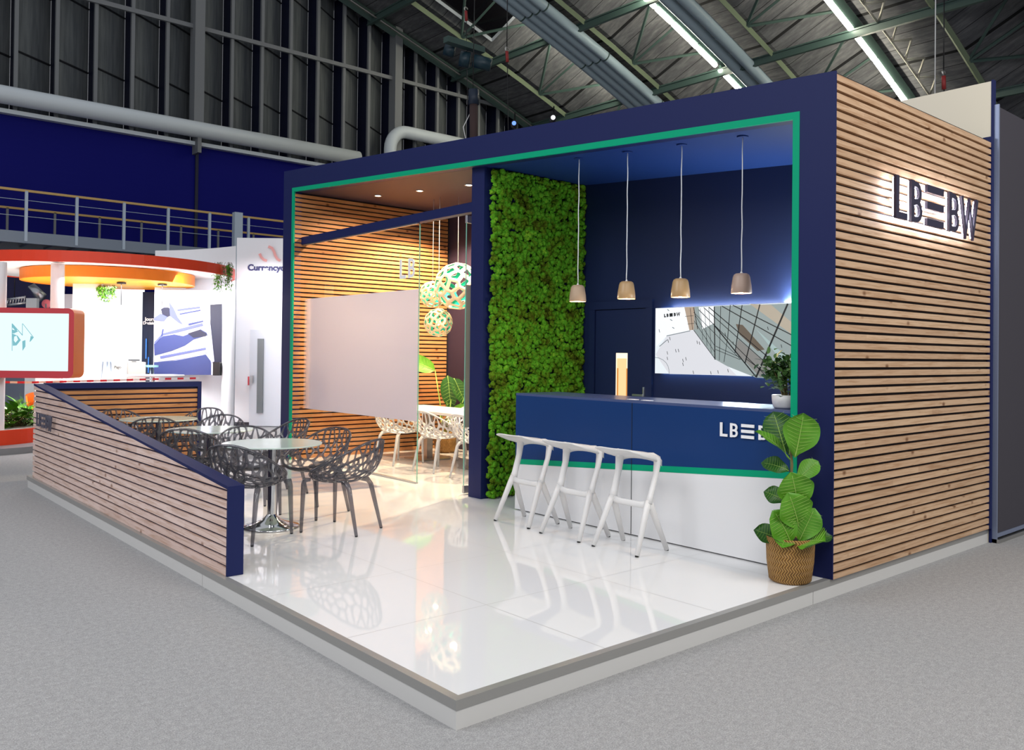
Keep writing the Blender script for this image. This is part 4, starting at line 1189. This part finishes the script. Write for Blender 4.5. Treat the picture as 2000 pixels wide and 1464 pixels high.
pic([(1120,-60),(1170,10),(1215,110),(1280,200),(1230,180),(1130,100)], B3, .018)
pic([(945,120),(1020,70),(1100,110),(1060,160),(945,150)], B3, .018)
pic([(1210,20),(1470,-10),(1475,10),(1215,45)], B3, .016)
pic([(1240,70),(1480,25),(1480,40),(1240,85)], B1, .016)
pic([(1340,185),(1510,150),(1510,165),(1340,210)], B1, .02)
pic([(1040,250),(1060,250),(1040,330),(1025,330)], B1, .02)
pic([(1545,150),(1590,150),(1640,620),(1600,640),(1560,300)], B4, .02)
o = wallpx('loudspeaker', 416, 429, 17.9, zpx(420,733,17.9), zpx(420,707,17.9), M_['black'], .2); tag(o, 'small black box at the lower right corner of the car picture', 'box')
# dark banner
t = thing('dark_banner', (0,0,0), 0, 'narrow dark banner left of the racing car picture', 'banner')
wallpx('panel', 277, 300, 19.2, FZ, zpx(288,570,19.2), mat('banner_dark', (.015,.025,.06), .4), .04, None, t)
text('Journ', vp(283, 626, 19.14), R_, Z_, .11, M_['signw'], 'lettering', t, .003, .004)
text('Decisio', vp(279, 633, 19.14), R_, Z_, .09, M_['signw'], 'lettering', t, .003, .004)
for px, a, b in ((285,661,700),(290,697,728)):
    wallpx('light_line', px-1, px+1, 19.13, zpx(px,b,19.1), zpx(px,a,19.1), mat('blue_line', (.05,.25,.9), .5), .01, None, t)
# white inner wall panels
tag(wallpx('white_wall', 140, 196, 17.6, FZ, 2.95, M_['whitew'], .1), 'white wall panel right of the big orange monitor', 'wall')
tag(wallpx('white_wall', 197, 277, 19.6, FZ, 3.0, emis('lit_wall', (.95,.97,1), 1.1), .1), 'glowing white wall behind the grey desk', 'wall')  # emission stands in for strong light falling on this wall
tag(wallpx('white_wall', 120, 142, 18.5, FZ, 2.75, mat('pale_blue_wall', (.5,.55,.65), .5), .1), 'narrow pale wall strip behind the round column', 'wall')
tag(wallpx('far_wall', -60, 122, 22.0, FZ, 2.4, mat('far_grey_wall', (.16,.19,.25), .6), .1), 'dim grey stand wall seen above the orange monitor', 'wall')
tag(wallpx('far_wall', -60, 122, 24.0, FZ, 3.6, mat('far_navy_wall', (.03,.03,.10), .6), .1), 'dark navy wall in the far left distance', 'wall')
# small truss far left
t = thing('lighting_truss', (0,0,0), 0, 'small silver lighting truss above the orange monitor', 'truss')
mb = MB()
for py in (583, 594): mb.tube([vp(6,py+3,20), vp(50,py-3,20)], .03, 6)
for k in range(8): mb.tube([vp(8+5.5*k,596-.8*k,20), vp(11+5.5*k,583-.8*k,20)], .02, 4)
mb.build('lattice', M_['alu'], t)
MB().tube([vp(28,583,20), vp(28,583,20)+Z_*1.1], .012, 5).build('suspension_cable', M_['black'], t)
mb = MB(); mb.tube([vp(60,560,20), vp(84,582,20)], .12, 4); mb.build('arm', M_['alu'], t)
t = thing('round_sign', (0,0,0), 0, 'small pink round sign beside the white column', 'sign')
p = vp(90, 593, 19); MB().tube([(p.x,p.y,FZ),(p.x,p.y,p.z)], .02, 8).build('post', M_['alu'], t); MB().tube([p, p+Fv*.04], .10, 20).build('disc', mat('pink_disc', (.85,.20,.25), .5), t)
o = wallpx('curved_screen', 49, 70, 19.5, FZ, zpx(60,582,19.5), mat('pale_panel', (.55,.62,.66), .4), .1); tag(o, 'pale curved panel with a red mark above the monitor', 'panel')

# canopy
dc = 17.55; rad = 2.6
def ring(name, c, r_, z0, z1, m, parent, n=72, r_in=None):
    mb = MB()
    if r_in is None: mb.cyl((0,0), r_, z0, z1, n)
    else: mb.lathe((0,0), [(r_in,z0), (r_,z0), (r_,z1), (r_in,z1), (r_in,z0)], n, smooth=False)
    return mb.build(name, m, parent)
cc_ = gpt(1000-8.5/17.55*FOC, 17.55)
t = thing('round_canopy', (cc_.x, cc_.y, 0), 0, 'large round orange canopy with white underside over the left stand', 'canopy')
zb_ = 3.10
ring('fascia', 0, rad, zb_, zb_+.20, OR, t, r_in=rad-.04)
ring('underside', 0, rad-.04, zb_+.02, zb_+.06, mat('canopy_white', (.9,.9,.9), .6), t)
o = ring('inner_ring', 0, 1.62, zb_-.20, zb_+.01, ORY, t, r_in=1.58); o.location = tuple(R_*.25-Fv*.2)
o = ring('inner_disc', 0, 1.58, zb_-.19, zb_-.15, YEL, t); o.location = tuple(R_*.25-Fv*.2)
c2 = gpt(110, 15.35)
tag(MB().cyl((0,0), .112, 0, 3.23, 32).build('round_column', M_['whitew'], loc=(c2.x, c2.y, FZ)), 'white round column passing behind the orange monitor', 'column')
c3 = gpt(-2, 13.9)
tag(MB().cyl((0,0), .095, 0, 3.1, 32).build('round_column', M_['whitew'], loc=(c3.x, c3.y, FZ)), 'white round column cut by the left picture edge', 'column')
for px, d in ((235,17.0), (315,17.3)):
    p = gpt(px, d, 2.9); t = thing('small_pendant', p, 0, 'tiny dark pendant under the orange disc, %s' % ('left one' if px < 300 else 'right one'), 'pendant lamp', 'tiny dark pendants')
    MB().cyl((0,0), .09, -.03, 0, 16).build('rose', M_['black'], t)
    MB().tube([(0,0,-.03), (0,0,-.45)], .006, 5).build('cord', M_['black'], t)
def hanging(px, py, d, w, h, lab, seed):
    p = vp(px, py, d); t = thing('hanging_plant', p, 0, lab, 'plant', 'trailing plants of the orange stand'); rs = random.Random(seed); mb = MB()
    for k in range(26):
        x0 = rs.uniform(-w/2, w/2); l = h*rs.uniform(.3,1)*(1-abs(x0)/w*.5); pts = [R_*x0+Fv*rs.uniform(-.05,.05)+Z_*.02]
        for s in range(5): pts.append(pts[0]*1+R_*rs.uniform(-.03,.03)-Z_*(l*(s+1)/5)-Fv*.03)
        mb.tube(pts, .004, 3, 1)
        for q in pts[1:]:
            for e in range(4): leaf(mb, q, (rs.gauss(0,1), rs.gauss(0,1), -.6), (0,0,1), .07, .022, .2, .1, 3, 0)
    mb.build('foliage', [M_['leaf'], M_['stem']], t)
hanging(437, 514, 17.33, .34, .70, 'trailing fern hanging from the orange canopy edge', 1)
hanging(207, 558, 17.5, .36, .36, 'trailing plant hanging below the orange disc', 2)

# monitor box
d1, d2 = 13.6, 13.93
def gp(px, py, d): return vp(px, py, d)
t = thing('orange_monitor', (0,0,0), 0, 'big monitor in a red and orange rounded housing', 'monitor')
u0 = (-260-1000)/FOC*d1; u1 = (144-1000)/FOC*d1; zt_ = zpx(60,601,d1); zb2 = zpx(60,738,d1)
def rrect(u0, u1, z0, z1, r, n=6):
    P = []
    for cx_, cz_, a0 in ((u1-r,z0+r,-90), (u1-r,z1-r,0), (u0+r,z1-r,90), (u0+r,z0+r,180)):
        for k in range(n+1):
            a = math.radians(a0+90*k/n); P.append((cx_+r*math.cos(a), cz_+r*math.sin(a)))
    return P
base = Vector((CX, CY, 0))
def W3(u, d, z): q = base+R_*u+Fv*d; q.z = z; return q
out = rrect(u0, u1, zb2, zt_, .10); inn = rrect(u0+.09, u1-.085, zb2+.115, zt_-.085, .012)
mb = MB(); n = len(out)
fr_o = [W3(u, d1, z) for u, z in out]; fr_i = [W3(u, d1, z) for u, z in inn]
mb.add(fr_o+fr_i, [(i, (i+1)%n, n+(i+1)%n, n+i) for i in range(n)])
mb.build('bezel', REDF, t)
mb = MB(); bk = [W3(u, d1+.34, z) for u, z in out]; mb.add(fr_o+bk, [(i, (i+1)%n, n+(i+1)%n, n+i) for i in range(n)]+[tuple(range(n, 2*n))]); mb.build('housing', mat('orange_shell', (1.0,.22,.01), .4), t)
SCR = emis('monitor_glow', (.80,.97,1.0), 1.0)
mb = MB(); mb.prism([W3(u, d1+.012, z) for u, z in inn], Fv*.004); mb.build('picture', SCR, t)
AQ = emis('monitor_teal', (.22,.55,.62), .9)
def mpx(pts, m, dd=.004): 
    mb = MB(); mb.prism([vp(x*.15, 540+y*.15, d1+.012-dd) for x, y in pts], Fv*.002); mb.build('arrow_graphic', m, t)
mpx([(155,610),(225,680),(215,720),(160,660)], AQ); mpx([(160,690),(240,710),(180,740),(160,735)], AQ); mpx([(160,740),(230,770),(270,825),(215,895),(165,900)], AQ)
mpx([(185,780),(215,770),(235,820),(200,860),(180,830)], SCR, .007)
mpx([(153,610),(160,610),(160,965),(153,965)], AQ); mpx([(288,610),(295,610),(295,765),(288,765)], AQ); mpx([(155,610),(162,610),(292,755),(290,768)], AQ)
mpx([(290,610),(300,612),(440,790),(432,792)], AQ); mpx([(400,770),(440,790),(400,840),(385,850)], AQ); mpx([(290,840),(330,825),(330,910),(293,965)], AQ)
# planter with plants
p = gpt(-60, 14.5)
t = thing('round_planter', (p.x, p.y, 0), 0, 'round red planter full of green plants at the left edge', 'planter')
zc_ = zpx(30,864,13.3)
MB().cyl((0,0), 1.25, -.03, .21, 64).build('rim', OR, t)
MB().lathe((0,0), [(1.2,.212), (.001,.212)], 48).build('gravel', mat('gravel', (.5,.48,.44), .9), t)
mb = MB(); rs = random.Random(9)
for k in range(70):
    a = rs.uniform(0,2*PI); r_ = rs.uniform(.55,1.1); b = Vector((r_*math.cos(a), r_*math.sin(a), .2))
    if k%3 == 0:
        for e in range(16):
            d_ = Vector((rs.gauss(0,.5), rs.gauss(0,.5), 1)); leaf(mb, b, d_, (1,0,0), rs.uniform(.40,.62), .026, .15, .1, 4, 2)
    else:
        for e in range(7):
            d_ = Vector((rs.gauss(0,.7), rs.gauss(0,.7), .9)); q = b+d_.normalized()*rs.uniform(.12,.36); mb.tube([b, q], .006, 4, 1)
            leaf(mb, q, d_+Vector((0,0,-.5)), (0,0,1), rs.uniform(.18,.28), .15, .4, .15, 5, 0)
mb.build('foliage', [M_['leaf'], M_['stem'], M_['leafd']], t)
tag(MB().cyl((0,0), .5, .0, 1.2, 48).build('round_counter', M_['whitew'], loc=(p.x+Fv.x*2.5+R_.x*.3, p.y+Fv.y*2.5+R_.y*.3, FZ)), 'glowing white round counter behind the planter', 'counter')
t = thing('neighbour_platform', (p.x, p.y, 0), 0, 'low grey platform under the orange stand', 'platform')
MB().cyl((0,0), 1.75, FZ, -.03, 72).build('deck', mat('grey_deck', (.20,.20,.21), .5), t)
# grey desk, tables, chairs
t = thing('grey_desk', (0,0,0), 0, 'pale grey desk in the orange stand', 'desk')
wallpx('body', 222, 248, 17.2, FZ, zpx(230,705,17.2), mat('desk_grey', (.52,.53,.50), .5), .45, None, t)
wallpx('side', 248, 285, 17.22, FZ, zpx(260,707,17.2), mat('desk_grey_side', (.36,.36,.34), .5), .45, 17.4, t)  # shade of the desk side is put into a darker copy of the grey
text('Pago', vp(223, 719, 17.15), R_, Z_, .075, M_['black'], 'lettering', t, .002, .001)
t = thing('laptop', (0,0,0), 0, 'dark flat tablet lying on the grey desk', 'tablet'); q = gpt(262,17.5,zpx(260,704,17.4)); MB().box(q.x-.09,q.x+.09,q.y-.07,q.y+.07,q.z,q.z+.02).build('body', M_['black'], t)
p = gpt(300, 16.2); zt2 = zpx(300,732,16.2)
t = thing('round_table', (p.x,p.y,FZ), 0, 'round white table in the orange stand', 'table')
MB().lathe((0,0), [(.001,zt2-FZ-.03), (.56,zt2-FZ-.03), (.56,zt2-FZ), (.001,zt2-FZ)], 48, smooth=False).build('table_top', M_['whitew'], t)
MB().cyl((0,0), .03, .02, zt2-FZ-.03, 16).build('column', M_['steel'], t); MB().cyl((0,0), .25, 0, .02, 24).build('base', M_['steel'], t)
CH_ = mat('orange_chair', (1.0,.20,.02), .4)
def simple_chair(px, py, d, lab, first=[None]):
    p = gpt(px, d); z = zpx(px, py, d)-FZ
    if first[0] is None:
        t = thing('orange_chair', (0,0,0)); 
        MB().lathe((0,0), [(.001,-.36), (.19,-.36), (.22,-.34), (.23,-.30)], 20).build('seat', CH_, t)
        mb = MB(); vs = []; fs = []
        for i in range(9):
            a = math.radians(-75+150*i/8)
            for zz, rr in ((-.34,.22), (-.15,.25), (0-.06*abs(i-4)/4,.26)): vs.append((rr*math.cos(a), rr*math.sin(a), zz))
        for i in range(8):
            for j in range(2): fs.append((i*3+j, i*3+j+1, i*3+j+4, i*3+j+3))
        o = mb.add(vs, fs, 0, True).build('backrest', CH_, t); md = o.modifiers.new('s','SOLIDIFY'); md.thickness = .02
        for a in (45,135,225,315):
            c, s = math.cos(math.radians(a)), math.sin(math.radians(a))
            MB().tube([(c*.1,s*.1,-.36), (c*.22,s*.22,-.80)], .012, 6).build('leg', M_['whitew'], t)
        first[0] = t; c = t
    else: c = copy_tree(first[0])
    c.location = (p.x, p.y, FZ+.80); c.rotation_euler = (0,0,random.uniform(0,6)); tag(c, lab, 'chair', 'orange chairs of the orange stand')
for px, py, d, lab in ((80,744,17.0,'orange chair back right under the big monitor'), (183,742,15.6,'orange chair top left of the grey desk'), (222,738,16.6,'orange chair top in front of the grey desk'), (241,739,15.0,'orange chair top just left of the round white table'), (282,729,18.2,'orange chair beside the right side of the grey desk'), (370,738,16.2,'orange chair right of the round white table')):
    simple_chair(px, py, d, lab)
# bar stools in the orange stand
for px, d, zt3, lab in ((209,17.0,702,'thin white bar stool left of the grey desk'), (293,17.8,713,'pale teal bar stool right of the grey desk')):
    p = gpt(px, d); zz = zpx(px, zt3, d)-FZ
    t = thing('slim_stool', (p.x,p.y,FZ), 0, lab, 'bar stool')
    m_ = M_['post'] if px < 250 else mat('teal_seat', (.25,.5,.5), .5)
    MB().cyl((0,0), .17, zz-.04, zz, 20).build('seat', m_, t)
    for a in (20,140,260):
        c, s = math.cos(math.radians(a)), math.sin(math.radians(a)); MB().tube([(c*.08,s*.08,zz-.04), (c*.22,s*.22,0)], .014, 6).build('leg', M_['post'], t)
# barrier tape
pts = [vp(-5,748,14.5), vp(60,748.5,14.6), vp(200,745,15.0), vp(300,742,15.3), vp(388,740,15.6)]
def tape_mat():
    m = mat('red_white_tape', (.9,.9,.9), .5); vec, s = obj_xyz(m)
    f = math_(m, 'FRACT', math_(m, 'MULTIPLY', s[0], 5.0)); L(m, mixc(m, math_(m, 'LESS_THAN', f, .5), (.9,.9,.9), (.75,.03,.05)), bsdf(m).inputs['Base Color']); return m
mb = MB()
for a, b in zip(pts, pts[1:]): mb.prism([a, b, b+Z_*.035, a+Z_*.035], Fv*.003)
tag(mb.build('barrier_tape', tape_mat()), 'red and white barrier tape strung across the orange stand', 'tape')
# lights in that stand
cen = gpt(230, 16.6, 2.7)
area('stand_lamp', (cen.x, cen.y, 2.85), (cen.x, cen.y, 0), 2.2, 200, (.95,.96,1))
q = gpt(330, 16.6, 2.6); area('stand_lamp', q, gpt(370,18.6,1.5), 1.0, 45, (.95,.96,1))
q = gpt(520, 17.6, 3.3); spot('wall_washer', q, gpt(520,18.9,2.0), 90, 120, (.96,.96,1), .1)
q = gpt(60, 15.5, .3); area('stand_uplight', q, gpt(60,16.6,3.2), 1.5, 160, (1,.95,.9))  # unseen light added near the floor to make the canopy underside bright

# ================================================================== RIGGING
def hoist(px, py0, py1, d, lab):
    a = dep(px, py0, d); b = dep(px, py1, d)
    t = thing('chain_hoist', a, 0, lab, 'hoist', 'rigging hooks under the roof')
    MB().tube([(0,0,0), (0,0,1.6)], .012, 5).build('cable', M_['black'], t)
    MB().tube([(.05*math.cos(k*.7), 0, .05*math.sin(k*.7)-.05) for k in range(8)], .018, 6).build('hook', M_['steel'], t)
    MB().tube([(0,0,-.1), (.02,0,-.35)], .04, 6).build('swivel', mat('red_swivel', (.25,.02,.02), .5), t)
    MB().tube([(.02,0,-.35), (.1,0,-2.8)], .010, 5).build('drop_cable', M_['black'], t)
hoist(1843, 138, 160, 16, 'hook on a thin cable above the cream panel')
hoist(910, 14, 40, 22, 'hook with red swivel near the skylight')
hoist(990, 92, 110, 20, 'hook with red swivel right of the skylight corner')
q = dep(1826, 180, 18); tag(MB().tube([(0,0,-1.2), (0,0,5)], .012, 5).build('suspension_cable', M_['cable'], loc=q), 'single pale suspension cable above the cream panel', 'cable')
def winch():
    t = thing('rigging_motor', dep(925, 118, 22), 0, 'cluster of dark blue hoist motors under the roof', 'motor')
    mb = MB(); D_ = mat('motor_blue', (.012,.035,.05), .4)
    mb.tube([(0,0,0), tuple(R_*.45-Z_*.12)], .17, 12); mb.tube([tuple(-R_*.35+Z_*.05), tuple(-R_*.1)], .20, 12); mb.tube([tuple(-R_*.75+Z_*.3), tuple(-R_*.5+Z_*.22)], .16, 12)
    mb.build('motor', D_, t)
    MB().box(-.9, .3, -.1, .1, .25, .4).build('carriage', M_['truss'], t)
winch()
t = thing('hoist_motor', dep(925,192,20), 0, 'dark hoist motor with a chain bag hanging before the ribbed wall', 'hoist')
MB().tube([(0,0,.2), (0,0,-.15)], .13, 8).build('body', mat('hoist_navy', (.01,.02,.04), .5), t)
MB().tube([(0,0,-.15), (.03,0,-1.3)], .10, 8).build('chain_bag', mat('chain_bag', (.05,.03,.03), .9), t)
MB().tube([(-.02,0,.2), (0,0,4)], .012, 4).build('chain', M_['black'], t)
MB().tube([(.0,.1,-.3), (-.22,.1,-.7), (-.15,.1,-.95), (0,.1,-1.05)], .01, 5).build('cable_loop', M_['cable'], t)
for px, py, d, c, lab in ((1004,242,16,(.15,.3,1.0),'small blue spotlight above the fascia'), (1080,231,15,(.9,.9,1.0),'small white spotlight on a bracket above the fascia')):
    p = dep(px, py, d); t = thing('small_spotlight', p, 0, lab, 'spotlight')
    MB().tube([tuple(-Fv*.05), tuple(Fv*.15)], .06, 12).build('head', M_['black'], t)
    MB().tube([tuple(-Fv*.06), tuple(-Fv*.05)], .04, 12).build('lens', emis('spot_lens', c, 1.6), t)
    MB().tube([(0,0,.05), (.02,0,.22), (.02,0,-.5)], .012, 5).build('bracket', M_['black'], t)
